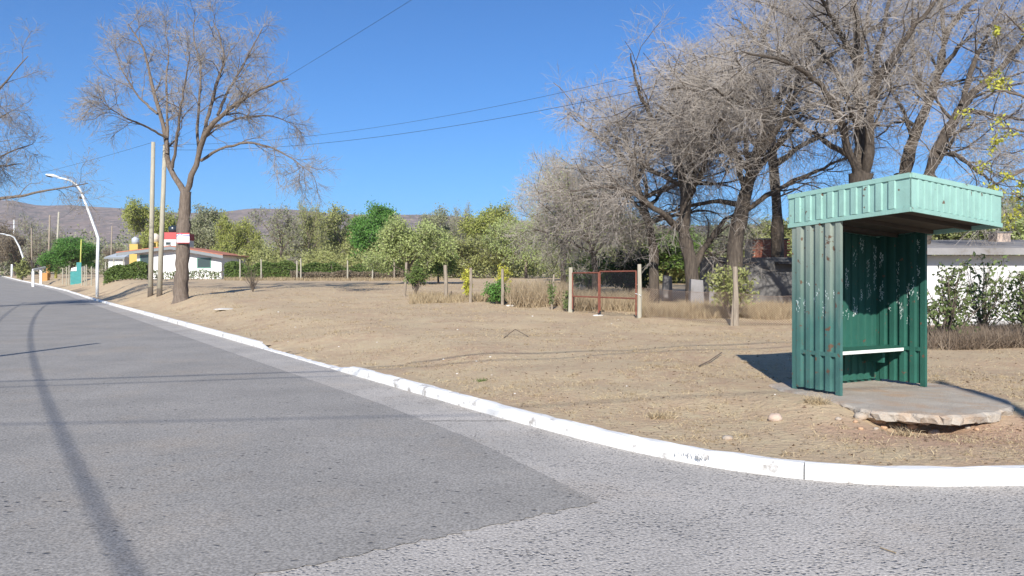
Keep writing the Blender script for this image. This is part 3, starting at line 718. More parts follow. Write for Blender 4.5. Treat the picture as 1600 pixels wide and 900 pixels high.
# far wooded belt: reads as one mass
rs = np.random.RandomState(90)
def belt(name, label, pxs, Y0, Y1, hpx, leaf, n, size, seed):
    rs = np.random.RandomState(seed); yy = rs.uniform(Y0, Y1, n); px = rs.uniform(pxs[0], pxs[1], n); x = (px-800)/F*yy
    prof = .62+.16*np.sin(x*.9+yy*.31)+.12*np.sin(x*2.3+yy*.9)+.10*np.sin(x*.37+2); hh = hpx/F*yy*prof*rs.uniform(0, 1, n)**.7*rs.uniform(.8, 1.15, n)
    c = np.stack([x, yy, H(x, yy)+hh], 1)
    u = unit(rs.normal(size=(n, 3))); v = unit(np.cross(u, rs.normal(size=(n, 3)))); s = (rs.uniform(.6, 1.4, n)*size)[:, None]
    V = np.stack([c-u*s, c-v*s*.6, c+u*s, c+v*s*.6], 1).reshape(-1, 3)
    o = link(name, fast_mesh(name, V, np.arange(n*4).reshape(-1, 4)), LEAF[leaf]); tag(o, label, 'woodland', kind='stuff')
belt('woodland', 'far off olive wood closing the view behind the trees', (-40, 900), 150, 175, 74, 'grey', 40000, .26, 91)
belt('undergrowth', 'grey brown undergrowth beneath the tree line', (352, 900), 88, 112, 62, 'olive', 42000, .13, 92)
belt('thicket', 'green thicket in the yards behind the fence', (880, 1700), 60, 85, 55, 'olive', 20000, .25, 93)

# --- hedges along the back of the lot
def hedge(label, px0, px1, Y0, h, leaf, seed, n=9000, dep=1.0, size=.10, name='hedge', cat='hedge', group=None):
    rs = np.random.RandomState(seed); a = on(px0, Y0); c = on(px1, Y0); L = c.x-a.x
    t = empty(name, on((px0+px1)/2, Y0), label, cat, group); o0 = np.array(t.location)
    x = rs.uniform(a.x, c.x, n); y = Y0+rs.uniform(-dep/2, dep/2, n); top = h*(.82+.18*np.sin(x*1.7+seed)*np.sin(x*.63))
    z = H(x, y)+top*rs.uniform(.03, 1, n)**.75
    ctr = np.stack([x, y, z], 1)-o0
    u = unit(rs.normal(size=(n, 3))); v = unit(np.cross(u, rs.normal(size=(n, 3)))); s = (rs.uniform(.6, 1.4, n)*size)[:, None]
    link('foliage', fast_mesh('foliage', np.stack([ctr-u*s, ctr-v*s*.55, ctr+u*s, ctr+v*s*.55], 1).reshape(-1, 3), np.arange(n*4).reshape(-1, 4)), LEAF[leaf], t)
    m = 40; xs = np.linspace(a.x, c.x, m)+rs.uniform(-.2, .2, m); st = np.zeros((m, 3, 3))
    for k in range(3): st[:, k] = np.stack([xs+rs.normal(size=m)*.1*k, np.full(m, Y0)+rs.normal(size=m)*.1*k, H(xs, np.full(m, Y0))+h*.4*k], 1)-o0
    link('stems', fast_mesh('stems', *tubes(st, np.full((m, 3), .03), 4)), M['bark'], t)
    return t
hedge('long green hedge behind the wire fence beyond the dirt lot', 352, 520, 80, 2.1, 'hedge', 1, 13000)
hedge('green hedge section below the bright green tree', 520, 640, 79, 1.9, 'hedge', 2, 9000)
hedge('green creeper hedge on the fence left of the white house', 165, 232, 78, 1.9, 'hedge', 3, 6500)
hedge('sparse green shrubs against the white house wall', 235, 345, 81, 1.1, 'shrub', 4, 1100, .8, .09)
hedge('dry brown brush at the foot of the long hedge', 455, 640, 77.5, 1.0, 'brown', 5, 7000, 1.2, .08, 'brush', 'bush')
# --- shrubs
def shrub(label, base, w, h, leaf, seed, n=26, nleaf=14, lsize=.06, name='shrub', lspread=.06, lean=0., group=None, stemr=.014, clear=.0):
    rs = np.random.RandomState(seed); K = 6; P_ = np.zeros((n, K, 3)); az = rs.uniform(0, 6.28, n); out = rs.uniform(.1, 1, n)
    hh = h*rs.uniform(.6, 1.0, n)*(1-.35*out**2)
    for k in range(K):
        f = k/(K-1); P_[:, k, 0] = np.cos(az)*out*w/2*f**1.3+lean*f; P_[:, k, 1] = np.sin(az)*out*w/2*f**1.3; P_[:, k, 2] = hh*f
    P_ += rs.normal(size=P_.shape)*w*.02; P_[:, 0] *= .3; P_[:, 0, 2] = -.03
    sub, sr = sprout(rs, P_, np.full((n, K), stemr)*np.linspace(1, .4, K), 6, (w*.12, w*.35), (25, 70), K=4, tmin=max(.25, clear), rmin=.003)
    t = empty(name, base, label, 'bush', group)
    link('stems', fast_mesh('stems', *join([tubes(P_, np.full((n, K), stemr)*np.linspace(1, .4, K), 4), tubes(sub, sr, 3)])), M['bark'], t)
    if nleaf: link('foliage', fast_mesh('foliage', *leaves(rs, sub, nleaf, lsize, lspread)), LEAF[leaf], t)
    return t
shrub('trimmed green shrub with two bare stems by the leaning fence post', gp(650, 463), 1.25, 1.75, 'hedge', 1, 30, 9, .06, clear=.6)
shrub('narrow yellow green vine climbing a post beside the dark green bush', gp(731, 470), .7, 1.6, 'lime', 2, 18, 9, .05)
shrub('yellow green bush growing behind the dark round bush', gp(787, 462), 1.0, 1.9, 'lime', 3, 20, 8, .05, clear=.45)
shrub('rounded dark green bush on the lot fence line', gp(776, 475), 1.05, 1.0, 'bright', 4, 40, 11, .05)
shrub('thin green sapling beside the gate post', gp(862, 484), .35, 1.4, 'shrub', 5, 8, 8, .04)
shrub('small green sapling growing against the pale gate post', gp(885, 487), .25, .9, 'shrub', 6, 7, 8, .04)
shrub('bright green bush rising behind the dry grass', gp(925, 462), 2.6, 2.3, 'green', 7, 40, 9, .07, clear=.4)
shrub('loose green shrub growing through the chain-link fence', gp(1150, 500)+Vector((0, .5, 0)), 2.0, 1.85, 'olive', 8, 34, 8, .06, clear=.35)
shrub('dark evergreen bush behind the rusty gate', on(985, 40), 4.2, 2.6, 'dark', 9, 60, 14, .09)
shrub('leafless bush alone on the dirt lot', gp(395, 456), 1.5, 1.6, 'grey', 10, 26, 0)
shrub('small green shrub with a bare trunk beside the shelter', on(1480, 16.2), 1.5, 1.75, 'shrub', 11, 24, 5, .055, clear=.4, stemr=.02)
shrub('taller loose shrub against the white outbuilding', on(1535, 18.0), 1.9, 2.0, 'shrub', 12, 30, 4, .055, clear=.25)
shrub('green shrub at the right end of the white outbuilding', on(1600, 17.2), 1.7, 1.9, 'shrub', 13, 30, 5, .055, clear=.2)
shrub('green roadside shrub near the leaning lamp post', on(35, 118), 3, 3.2, 'olive', 14, 40, 8, .16)

# --- dry grass
def blades(name, label, pts, hgt, wid, m, seed, lean=.5):
    rs = np.random.RandomState(seed); n = len(pts); d = rs.normal(size=(n, 3))*lean; d[:, 2] = 1; d = unit(d)
    s = unit(np.cross(d, rs.normal(size=(n, 3)))); h = (hgt*rs.uniform(.5, 1.3, n))[:, None]; w = (wid*rs.uniform(.6, 1.3, n))[:, None]
    b2 = d+rs.normal(size=(n, 3))*lean*.5; b2 = unit(b2)
    V = np.stack([pts-s*w, pts+s*w, pts+d*h*.6+s*w*.7, pts+d*h*.6-s*w*.7, pts+d*h*.6+b2*h*.4], 1)
    i = np.arange(n)[:, None]*5
    F4 = np.concatenate([i+0, i+1, i+2, i+3], 1); F4b = np.concatenate([i+3, i+2, i+4, i+4], 1)
    V = V.reshape(-1, 3); F3 = np.concatenate([np.concatenate([F4[:, [0, 1, 2]], F4[:, [0, 2, 3]]]), F4b[:, :3]])
    o = link(name, fast_mesh(name, V, F3), m); tag(o, label, 'grass', kind='stuff'); return o
rs = np.random.RandomState(7); n = 185000
yy = np.exp(rs.uniform(math.log(6.6), math.log(52), n)); xx = rs.uniform(-.72, .74, n)*yy
nzv = np.sin(xx*1.1+2*np.sin(yy*.7))*np.sin(yy*1.3+1.5*np.sin(xx*.5))+.5*np.sin(xx*3.1+yy*2.3)*np.sin(yy*3.7-xx*1.9)
dd = kerb_d(xx, yy); shel = ((xx-4.7)/1.5)**2+((yy-9.6)/1.5)**2
def near_line(x, y, a, c, w):
    e = np.array(c)-np.array(a); t = np.clip(((x-a[0])*e[0]+(y-a[1])*e[1])/(e@e), 0, 1); wob = .35*np.sin(t*9)
    return np.hypot(x-a[0]-t*e[0]-wob*e[1]/np.hypot(*e), y-a[1]-t*e[1]+wob*e[0]/np.hypot(*e)) < w
path = near_line(xx, yy, (-4.8, 17.2), (3.2, 26.6), .8) | near_line(xx, yy, (-2.2, 13.6), (3.5, 10.9), .45) | near_line(xx, yy, (2.4, 7.4), (4.0, 8.6), .5)
keep = (~path | (rs.uniform(0, 1, n) < .12)) & (dd > .3) & (nzv+rs.uniform(-.9, .9, n) > .1) & (shel > 1)
xx, yy = xx[keep], yy[keep]
nc = 1500; cyy = np.exp(rs.uniform(math.log(6.8), math.log(40), nc)); cxx = rs.uniform(-.72, .74, nc)*cyy
kc = (kerb_d(cxx, cyy) > .35) & (((cxx-4.7)/1.5)**2+((cyy-9.6)/1.5)**2 > 1) & (np.sin(cxx*.9+1)*np.sin(cyy*.8) > -.25); cxx, cyy = cxx[kc], cyy[kc]
ci = np.repeat(np.arange(len(cxx)), 34); sp = rs.uniform(.03, .16, len(cxx))[ci]
ax_ = cxx[ci]+rs.normal(size=len(ci))*sp; ay_ = cyy[ci]+rs.normal(size=len(ci))*sp
hb_ = np.r_[.026+.0009*yy, np.full(len(ci), .055)]; xx = np.r_[xx, ax_]; yy = np.r_[yy, ay_]
kk = kerb_d(xx, yy) > .22; xx, yy, hb_ = xx[kk], yy[kk], hb_[kk]
blades('dry_grass', 'short dry straw grass scattered over the dirt lot', np.stack([xx, yy, H(xx, yy)-.004], 1), hb_, .0019+.00026*yy, M['straw_lot'], 8, 1.5)
def patch(name, label, px, Yr, h, n, m, seed, w=.006, line=None, lean=.35):
    rs = np.random.RandomState(seed); y = rs.uniform(*Yr, n); x = (rs.uniform(px[0], px[1], n)-800)/F*y
    cl = np.sin(x*2.3+seed)*np.sin(y*1.9)+rs.uniform(-.8, .8, n); k = cl > -.3; x, y = x[k], y[k]
    blades(name, label, np.stack([x, y, H(x, y)-.01], 1), h, w, m, seed, lean)
patch('tall_straw', 'tall pale straw grass behind the fence posts', (795, 890), (31, 37), .85, 9000, M['straw_pale'], 11, .012)
patch('gate_straw', 'dry straw grass growing behind the rusty gate', (880, 1010), (28.5, 34), .6, 11000, M['straw_pale'], 12, .011)
patch('fence_straw', 'dry straw grass along the chain-link fence', (1000, 1300), (24.5, 29), .42, 16000, M['straw'], 13, .010)
patch('right_brush', 'dry brown grass under the shrubs beside the shelter', (1430, 1690), (15.3, 18.6), .42, 26000, M['dry_brush'], 14, .006, lean=.6)
patch('hedge_straw', 'dry grass at the foot of the back fence', (350, 700), (73, 79), .35, 9000, M['straw'], 15, .02)
patch('post_straw', 'dry weeds between the wooden fence posts', (640, 800), (33, 38), .35, 5000, M['straw'], 16, .012)
rs = np.random.RandomState(77); n = 7000; ly = np.exp(rs.uniform(math.log(6.6), math.log(34), n)); lx = rs.uniform(-.72, .74, n)*ly
k = (kerb_d(lx, ly) > .25) & (((lx-4.7)/1.4)**2+((ly-9.6)/1.5)**2 > 1); lx, ly = lx[k], ly[k]; n = len(lx)
an = rs.uniform(0, 6.28, n); sz = rs.uniform(.008, .022, n)*(1+ly*.02); c_ = np.stack([lx, ly, H(lx, ly)+.006], 1)
du = np.stack([np.cos(an)*sz, np.sin(an)*sz, rs.normal(size=n)*sz*.3], 1); dv = np.stack([-np.sin(an)*sz*.5, np.cos(an)*sz*.5, rs.normal(size=n)*sz*.3], 1)
tag(link('leaf_litter', fast_mesh('leaf_litter', np.stack([c_-du, c_-dv, c_+du, c_+dv], 1).reshape(-1, 3), np.arange(n*4).reshape(-1, 4)), leaf_mat('dead_leaf', (.16, .105, .07), (.42, .33, .22))), 'dead leaves scattered over the dirt lot', 'leaves', kind='stuff')
# tufts that can be told apart
def tuft(label, base, h, n, seed, m='straw'):
    rs = np.random.RandomState(seed); t = empty('grass_tuft', base, label, 'grass tuft')
    pts = np.stack([rs.normal(size=n)*h*.6, rs.normal(size=n)*h*.35, np.full(n, -.005)], 1)
    o = blades('blades', None, pts, h, .004, M['straw_lot'] if m in M else LEAF[m], seed, .9)
    for k in ('category', 'kind'):
        if k in o: del o[k]
    o.parent = t
tuft('dry grass tuft at the broken left edge of the concrete slab', gp(1275, 632), .13, 160, 1)
tuft('straw tuft hanging below the broken slab edge', gp(1415, 682), .12, 110, 2)
tuft('straw tuft near the middle of the slab bank', gp(1500, 664), .10, 80, 3)
tuft('pale straw tuft on the dirt beside the curved kerb', gp(1030, 655), .12, 200, 4)
tuft('small green weed on the open dirt', gp(752, 596), .07, 70, 5, 'hedge')

# ------------------------------------------------------------------ bus shelter
u = Vector((.883, .469, 0)); v = Vector((-.469, .883, 0))           # along the front, towards the back
FL = Vector((4.05, 9.44, .30)); W_, D_ = 1.65, .745
FR = FL+u*W_; BL = FL+v*D_; BR = FR+v*D_
sh = empty('bus_shelter', (FL+BR)/2, 'green ribbed steel bus shelter with a pale green flat roof', 'bus shelter')
O = sh.location.copy()
def roofz(p):                                                        # the roof has sagged to one side
    q_ = p-(FL-v*.94); a = q_.dot(u)/1.705; c = q_.dot(v)/1.72
    return 2.495-.125*a-.085*c
def ribbed(part, A, B, n, z0, ztop, nrm, m, d=.038, gap=.0):
    A, B = Vector(A), Vector(B); e = (B-A)/n; th = nrm*.004
    for i in range(n):
        a = A+e*i; prof = [(0, 0), (.40, 0), (.47, d), (.93, d), (.998, 0)]
        pts = []
        for zz in (0, 1):
            for off in (Vector(), -th):
                for f, h in prof:
                    p = a+e*f+nrm*h+off; z = (z0 if zz == 0 else ztop(p)); pts.append((p.x-O.x, p.y-O.y, z-O.z))
        k = len(prof); f = []
        for j in range(k-1):
            f += [(j, j+1, 2*k+j+1, 2*k+j), (k+j+1, k+j, 3*k+j, 3*k+j+1), (2*k+j, 2*k+j+1, 3*k+j+1, 3*k+j), (j+1, j, k+j, k+j+1)]
        f += [(0, 2*k, 3*k, k), (k-1, 2*k-1, 4*k-1, 3*k-1)]
        b = MB(); b.poly(pts, f); b.build('panel', m, part)
def holder(name, lab=None):
    return name
zt = lambda p: roofz(p)+.03
def wallpart(name, A, B, nrm, n, m, mpost):
    # the frame is the part; ribbed panels are its pieces
    b = MB(); t = (B-A).normalized(); w = .05
    b.obox(A-O-t*.002-nrm*.02, t*.07, nrm*.045, Vector((0, 0, zt(A)-A.z-.005)))
    b.obox(B-O-t*.068-nrm*.02, t*.07, nrm*.045, Vector((0, 0, zt(B)-B.z-.006)))
    b.obox(A-O+t*.07-nrm*.012+Vector((0, 0, .47)), t*((B-A).length-.14), nrm*.046, Vector((0, 0, .05)))
    fr = b.build(name, mpost, sh)
    ribbed(fr, A+t*.07, B-t*.07, n, A.z+.035, zt, nrm, m)
    return fr
wallpart('left_wall', FL, BL, -u, 4, M['wall_out'], M['wall_out'])
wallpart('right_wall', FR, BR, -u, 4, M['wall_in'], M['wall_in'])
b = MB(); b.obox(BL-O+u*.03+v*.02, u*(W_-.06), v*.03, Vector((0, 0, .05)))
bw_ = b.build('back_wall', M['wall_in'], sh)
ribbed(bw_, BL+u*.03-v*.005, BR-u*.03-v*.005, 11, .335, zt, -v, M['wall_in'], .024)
# bench
bz = .30+.47
b = MB(); b.obox(BL-O+u*.04-v*.48+Vector((0, 0, .47)), u*(W_-.08), v*.45, Vector((0, 0, .028)))
bench = b.build('bench_seat', M['wall_in'], sh)
b = MB(); b.obox(BL-O+u*.04-v*.492+Vector((0, 0, .462)), u*(W_-.14), v*.011, Vector((0, 0, .042))); b.build('edge_strip', mat('worn_white_paint', (.62, .66, .60), (.74, .76, .72), 12, .8, c3=(.12, .25, .2), s3=9, t3=(.6, .65)), bench)
for f_ in (.3, 1.3): MB().obox(BL-O+u*f_-v*.36+Vector((0, 0, .3)), u*.04, v*.34, Vector((0, 0, .168))).build('bench_bracket', M['wall_in'], sh)
# roof deck and fascia
RC = [FL-v*.94-u*.03, FL-v*.94+u*1.705, FL+v*.80+u*1.705, FL+v*.80-u*.03]
def rp(p, dz): return Vector((p.x-O.x, p.y-O.y, roofz(p)+dz-O.z))
b = MB(); ins = [RC[0]+u*.02+v*.02, RC[1]-u*.02+v*.02, RC[2]-u*.02-v*.02, RC[3]+u*.02-v*.02]
b.poly([rp(p, .05) for p in ins]+[rp(p, .085) for p in ins], [(3, 2, 1, 0), (4, 5, 6, 7), (0, 1, 5, 4), (1, 2, 6, 5), (2, 3, 7, 6), (3, 0, 4, 7)])
b.build('roof_deck', M['roof_steel'], sh)
for i in range(3):
    a = RC[0]+v*(.35+.5*i)+u*.03; c2 = a+u*1.67
    b = MB(); b.poly([rp(a, .0), rp(c2, .0), rp(c2+v*.05, .0), rp(a+v*.05, .0), rp(a, .048), rp(c2, .048), rp(c2+v*.05, .048), rp(a+v*.05, .048)],
                     [(3, 2, 1, 0), (4, 5, 6, 7), (0, 1, 5, 4), (1, 2, 6, 5), (2, 3, 7, 6), (3, 0, 4, 7)]); b.build('roof_beam', M['roof_steel'], sh)
FH = .425
def fascia(name, A, B, nrm, n, recess):
    t = (B-A).normalized(); L = (B-A).length
    def slab(a, c, z0, z1, o0, o1, nm, par):
        pts = []
        for z in (z0, z1):
            for p in (a+nrm*o0, c+nrm*o0, c+nrm*o1, a+nrm*o1): pts.append(rp(p, z) if z < .2 or True else None)
        return MB().poly(pts, [(3, 2, 1, 0), (4, 5, 6, 7), (0, 1, 5, 4), (1, 2, 6, 5), (2, 3, 7, 6), (3, 0, 4, 7)]).build(nm, M['fascia'], par)
    main = slab(A, B, 0, FH, -.012, 0, name, sh)
    slab(A, B, -.006, .045, .0005, .016, 'bottom_rail', main); slab(A, B, FH-.05, FH+.006, .0005, .018, 'top_rail', main)
    m0 = .11; st = (L-2*m0)/n
    for i in range(n):
        a = A+t*(m0+st*i+st*.04); c = A+t*(m0+st*i+st*.58)
        o1 = recess; pts = []
        for z0 in (.05, FH-.055):
            for f, o_ in ((0, .0006), (.10, o1), (.90, o1), (1, .0006)): pts.append(rp(a+(c-a)*f+nrm*o_, z0))
        MB().poly(pts, [(0, 1, 5, 4), (1, 2, 6, 5), (2, 3, 7, 6), (3, 2, 1, 0), (4, 5, 6, 7)]).build('rib', M['fascia'], main)
fascia('side_fascia', RC[3], RC[0], -u, 9, .022)
fascia('front_fascia', RC[0]-u*.0, RC[1], -v, 13, .012)
fascia('far_side_fascia', RC[1], RC[2], u, 9, .022)
fascia('rear_fascia', RC[2], RC[3], v, 13, .012)
# scratched and chalked scribbles: illegible strokes
def scribbles(A, tdir, nrm, zr, n, seed, wmax, off):
    rs = random.Random(seed); b = MB(); ndir = Vector(nrm)
    for i in range(n):
        s = rs.uniform(.03, wmax); z = rs.uniform(*zr); m_ = rs.randint(2, 7); x = s
        for k in range(m_):
            h = rs.uniform(.012, .045); dx = rs.uniform(-.012, .012); z2 = z+rs.uniform(-.02, .02)
            p = A-O+tdir*x+ndir*off; w = .0035
            q0 = Vector((p.x, p.y, z2-O.z+.3-.3)); d = tdir*dx+Vector((0, 0, h)); sx = tdir*w
            b.poly([q0, q0+sx, q0+sx+d, q0+d], [(0, 1, 2, 3)])
            if rs.random() < .5: b.poly([q0+d*.5, q0+d*.5+tdir*.02, q0+d*.5+tdir*.02+Vector((0, 0, w)), q0+d*.5+Vector((0, 0, w))], [(0, 1, 2, 3)])
            x = s+rs.uniform(-.012, .012); z -= .035 if rs.random() < .7 else 0
    return b
# writing runs down the proud faces of the ribs
def rib_marks(part_name, A, B, n, nrm, d, zr, cnt, seed):
    A, B = Vector(A), Vector(B); e = (B-A)/n; rs = random.Random(seed); b = MB(); t = e.normalized()
    for i in range(n):
        for c_ in range(cnt):
            lo, hi = ((.50, .90), d+.0015) if rs.random() < .6 else ((.04, .36), .0015)
            z = rs.uniform(*zr)
            for k in range(rs.randint(3, 9)):
                f = rs.uniform(*lo); p = A+e*(i+f)+nrm*hi-O; q0 = Vector((p.x, p.y, z-O.z)); h = rs.uniform(.01, .04); w = rs.uniform(.003, .006)
                dd_ = t*rs.uniform(-.01, .01)+Vector((0, 0, h)); b.poly([q0, q0+t*w, q0+t*w+dd_, q0+dd_], [(0, 1, 2, 3)])
                if rs.random() < .35: q1 = q0+Vector((0, 0, h*.5)); b.poly([q1, q1+t*.018, q1+t*.018+Vector((0, 0, .004)), q1+Vector((0, 0, .004))], [(0, 1, 2, 3)])
                z -= rs.uniform(.012, .035)
    o = b.build('scratched_writing', M['chalk'], sh); o['kind'] = 'stuff'; return o
rib_marks('back', BL+u*.03-v*.005, BR-u*.03-v*.005, 11, -v, .024, (1.25, 2.3), 6, 1)
t_ = (BR-FR).normalized(); rib_marks('right', FR+t_*.07, BR-t_*.07, 4, -u, .038, (1.1, 2.3), 7, 2)
t_ = (BL-FL).normalized(); rib_marks('left', FL+t_*.07, BL-t_*.07, 4, -u, .038, (1.35, 1.75), 2, 3)

# concrete slab, undercut and broken at the front
out = [(3.55, 9.98), (3.62, 9.55), (3.74, 9.2), (3.82, 8.85), (3.88, 8.52), (3.97, 8.36), (4.15, 8.24), (4.35, 8.14), (4.55, 8.08), (4.8, 8.12), (5.05, 8.22), (5.3, 8.36),
       (5.55, 8.55), (5.75, 8.78), (5.95, 9.2), (6.05, 9.7), (6.0, 10.3), (5.75, 10.9), (5.3, 11.3), (4.6, 11.2), (3.9, 10.9), (3.5, 10.5)]
rs_ = random.Random(3); fine = []
for (a, c) in zip(out, out[1:]+out[:1]):
    for k in range(4): fine.append((a[0]+(c[0]-a[0])*k/4+rs_.uniform(-.02, .02), a[1]+(c[1]-a[1])*k/4+rs_.uniform(-.02, .02)))
cx, cy = 4.7, 9.6; n = len(fine); V = []
def rim(s, z, j=0.): return [(cx+(x-cx)*s+rs_.uniform(-j, j), cy+(y-cy)*s+rs_.uniform(-j, j), z+rs_.uniform(-j, j)*.5) for x, y in fine]
V += rim(.90, .297) + rim(.975, .292, .008) + rim(1, .268, .018) + rim(.99, .20, .03) + rim(.93, .178, .03) + rim(.55, .19)
f = [tuple(range(n))]
for r_ in range(5):
    for k in range(n): f.append((r_*n+k, (r_+1)*n+k, (r_+1)*n+(k+1) % n, r_*n+(k+1) % n))
b = MB(); b.poly(V, f); o = b.build('concrete_slab', M['slab']); tag(o, 'broken concrete slab the green bus shelter stands on', 'slab')
def rock(label, base, sx, sy, sz, seed, m, name='loose_stone', group=None, sink=.25):
    rs = np.random.RandomState(seed); V = []; Q = []; nu, nv = 9, 6
    for i in range(nv+1):
        for j in range(nu):
            th = math.pi*i/nv; ph = 2*math.pi*j/nu; k = 1+rs.uniform(-.16, .16)
            V.append((math.sin(th)*math.cos(ph)*sx*k, math.sin(th)*math.sin(ph)*sy*k, math.cos(th)*sz*k+sz*(1-2*sink)))
    for i in range(nv):
        for j in range(nu): Q.append((i*nu+j, (i+1)*nu+j, (i+1)*nu+(j+1) % nu, i*nu+(j+1) % nu))
    o = link(name, fast_mesh(name, np.array(V), np.array(Q), True), m); o.location = base; tag(o, label, 'stone', group); return o
rock('rounded pinkish stone on the dirt near the slab', gp(1212, 658), .085, .06, .055, 1, M['stone'])
rock('grey flat stone on the dirt near the kerb', gp(1137, 688), .06, .05, .03, 2, M['slab'])
rock('clay lump wedged under the broken slab edge', gp(1372, 662), .10, .07, .06, 3, M['clay'])
rock('broken concrete lump below the slab front', gp(1345, 655), .07, .06, .05, 4, M['slab'])
rock('pale stone lying in front of the dry grass', gp(823, 478), .17, .12, .12, 5, M['whitestone'])
rock('flat pale stone beside the dark green bush', gp(797, 479), .18, .12, .05, 6, M['whitestone'])
rock('white flat rubble at the foot of the gate', gp(934, 494), .2, .12, .04, 7, M['whitestone'])
rock('whitish lump of concrete lying on the lot behind the kerb', gp(352, 484), .5, .4, .045, 8, M['whitestone'])
rr_ = random.Random(31)
for i in range(16):
    t_ = i/15; q_ = gp(1318+t_*235+rr_.uniform(-8, 8), 664+8*math.sin(t_*3.1)+rr_.uniform(-7, 9)); k_ = rr_.uniform(.018, .05)
    rock('crumbled reddish earth lump under the broken slab edge' if i % 3 else 'crumbled grey concrete lump under the broken slab edge', q_, k_*1.3, k_, k_*.8, 300+i, M['clay'] if i % 3 else M['slab'], 'broken_lump', 'crumbled lumps under the slab edge')
rs = random.Random(12)
for i in range(34):
    a = gp(rs.uniform(420, 1230), rs.uniform(475, 690)); 
    if kerb_d(a.x, a.y) < .4: continue
    s = rs.uniform(.006, .015)*(.6+a.y*.05); rock('small pale pebble lying on the dirt lot', a, s*1.3, s, s*.7, 100+i, M['whitestone'], 'pebble', 'pebbles scattered over the dirt lot')

# fallen sticks
def stick(label, pts, r, name='fallen_stick', m='bark'):
    b = MB(); b.tube(pts, r, 5); o = b.build(name, M[m]); tag(o, label, 'stick'); return o
a = gp(805, 522)
stick('forked dead twig standing out of the open dirt', [gp(787, 529)+Vector((0, 0, .01)), a+Vector((0, 0, .12)), gp(826, 527)+Vector((0, 0, .01))], .009)
stick('crooked dead branch lying left of the shelter shadow', [gp(1092, 574)+Vector((0, 0, .02)), gp(1108, 569)+Vector((0, 0, .05)), gp(1128, 556)+Vector((0, 0, .06))], .010)
stick('pale twig lying on the pebble concrete street', [gp(1375, 830)+Vector((0, 0, .012-gp(1375, 830).z)), gp(1400, 838)+Vector((0, 0, .012-gp(1400, 838).z))], .004, m='straw')

# ------------------------------------------------------------------ fences and gate
def post(parent, p, h, r, m, lean=(0, 0), name='post', n=7):
    b = MB(); q0 = Vector((0, 0, -.15)); q1 = Vector((lean[0], lean[1], h)); qm = q0.lerp(q1, .5)+Vector((r*.15, -r*.1, 0))
    b.tube([q0, qm, q1], [r, r*.95, r*.85], n); return b.build(name, m, parent, loc=p-parent.location)
fpts = [gp(632, 463), gp(697, 469), gp(735, 473), gp(785, 477), gp(862, 484)]
fen = empty('wire_fence', fpts[1], 'old wire fence of leaning wooden posts across the lot', 'fence')
for p, h, ln, r in zip(fpts, (1.75, 1.65, 1.5, 1.5, 1.35), ((.1, 0), (-.04, 0), (.02, 0), (0, .03), (.08, 0)), (.07, .10, .07, .07, .045)):
    post(fen, p, h, r, M['post'], ln)
for hgt in (.4, .8, 1.2):
    b = MB()
    for a, c in zip(fpts[:-1], fpts[1:]):
        mid = (a+c)/2+Vector((0, 0, hgt-.04)); b.tube([a+Vector((0, 0, hgt))-fpts[1], mid-fpts[1], c+Vector((0, 0, hgt))-fpts[1]], .003, 4, False)
    b.build('wire', M['mesh'], fen)
# chain-link fence
cpts = [gp(999, 497), gp(1150, 509)]
e_ = (cpts[1]-cpts[0]); cpts.append(cpts[1]+e_*.55+Vector((.6, 0, 0))); cpts[2].z = H1(cpts[2].x, cpts[2].y)
cl = empty('chain_link_fence', cpts[1], 'sagging rusty chain-link fence with a split wooden post', 'fence')
post(cl, cpts[1], 1.72, .085, M['post'], (-.03, 0)); post(cl, cpts[1]+Vector((-.12, .05, 0)), 1.5, .05, M['post'], (.12, 0)); post(cl, cpts[2], 1.6, .08, M['post'])
def chain(a, c, h, parent, cellw=.075, z0=.03, sag=.12):
    b = MB(); L = (c-a).length; d = (c-a)/L; nn = int((L+h)/cellw)
    for sgn in (1, -1):
        for i in range(-int(h/cellw), nn):
            s0 = i*cellw; pts = []
            for k in range(5):
                z = h*k/4; s = s0+(z if sgn > 0 else h-z)
                if 0 <= s <= L: pts.append(a+d*s+Vector((.012*sgn, .012*sgn, z0+z-(sag*math.sin(math.pi*s/L)*(z/h)))))
            if len(pts) > 1: b.tube([p-parent.location for p in pts], .0035, 3, False)
    for z in (.05, h*.98):
        b.tube([(a+d*s+Vector((0, 0, z0+z-sag*math.sin(math.pi*s/L)*(z/h))))-parent.location for s in np.linspace(0, L, 7)], .005, 4, False)
    o = b.build('chain_mesh', M['mesh'], parent); o['kind'] = 'stuff'
chain(cpts[0]+Vector((.08, 0, 0)), cpts[1], .95, cl, sag=.05); chain(cpts[1], cpts[2], .95, cl, sag=.12)
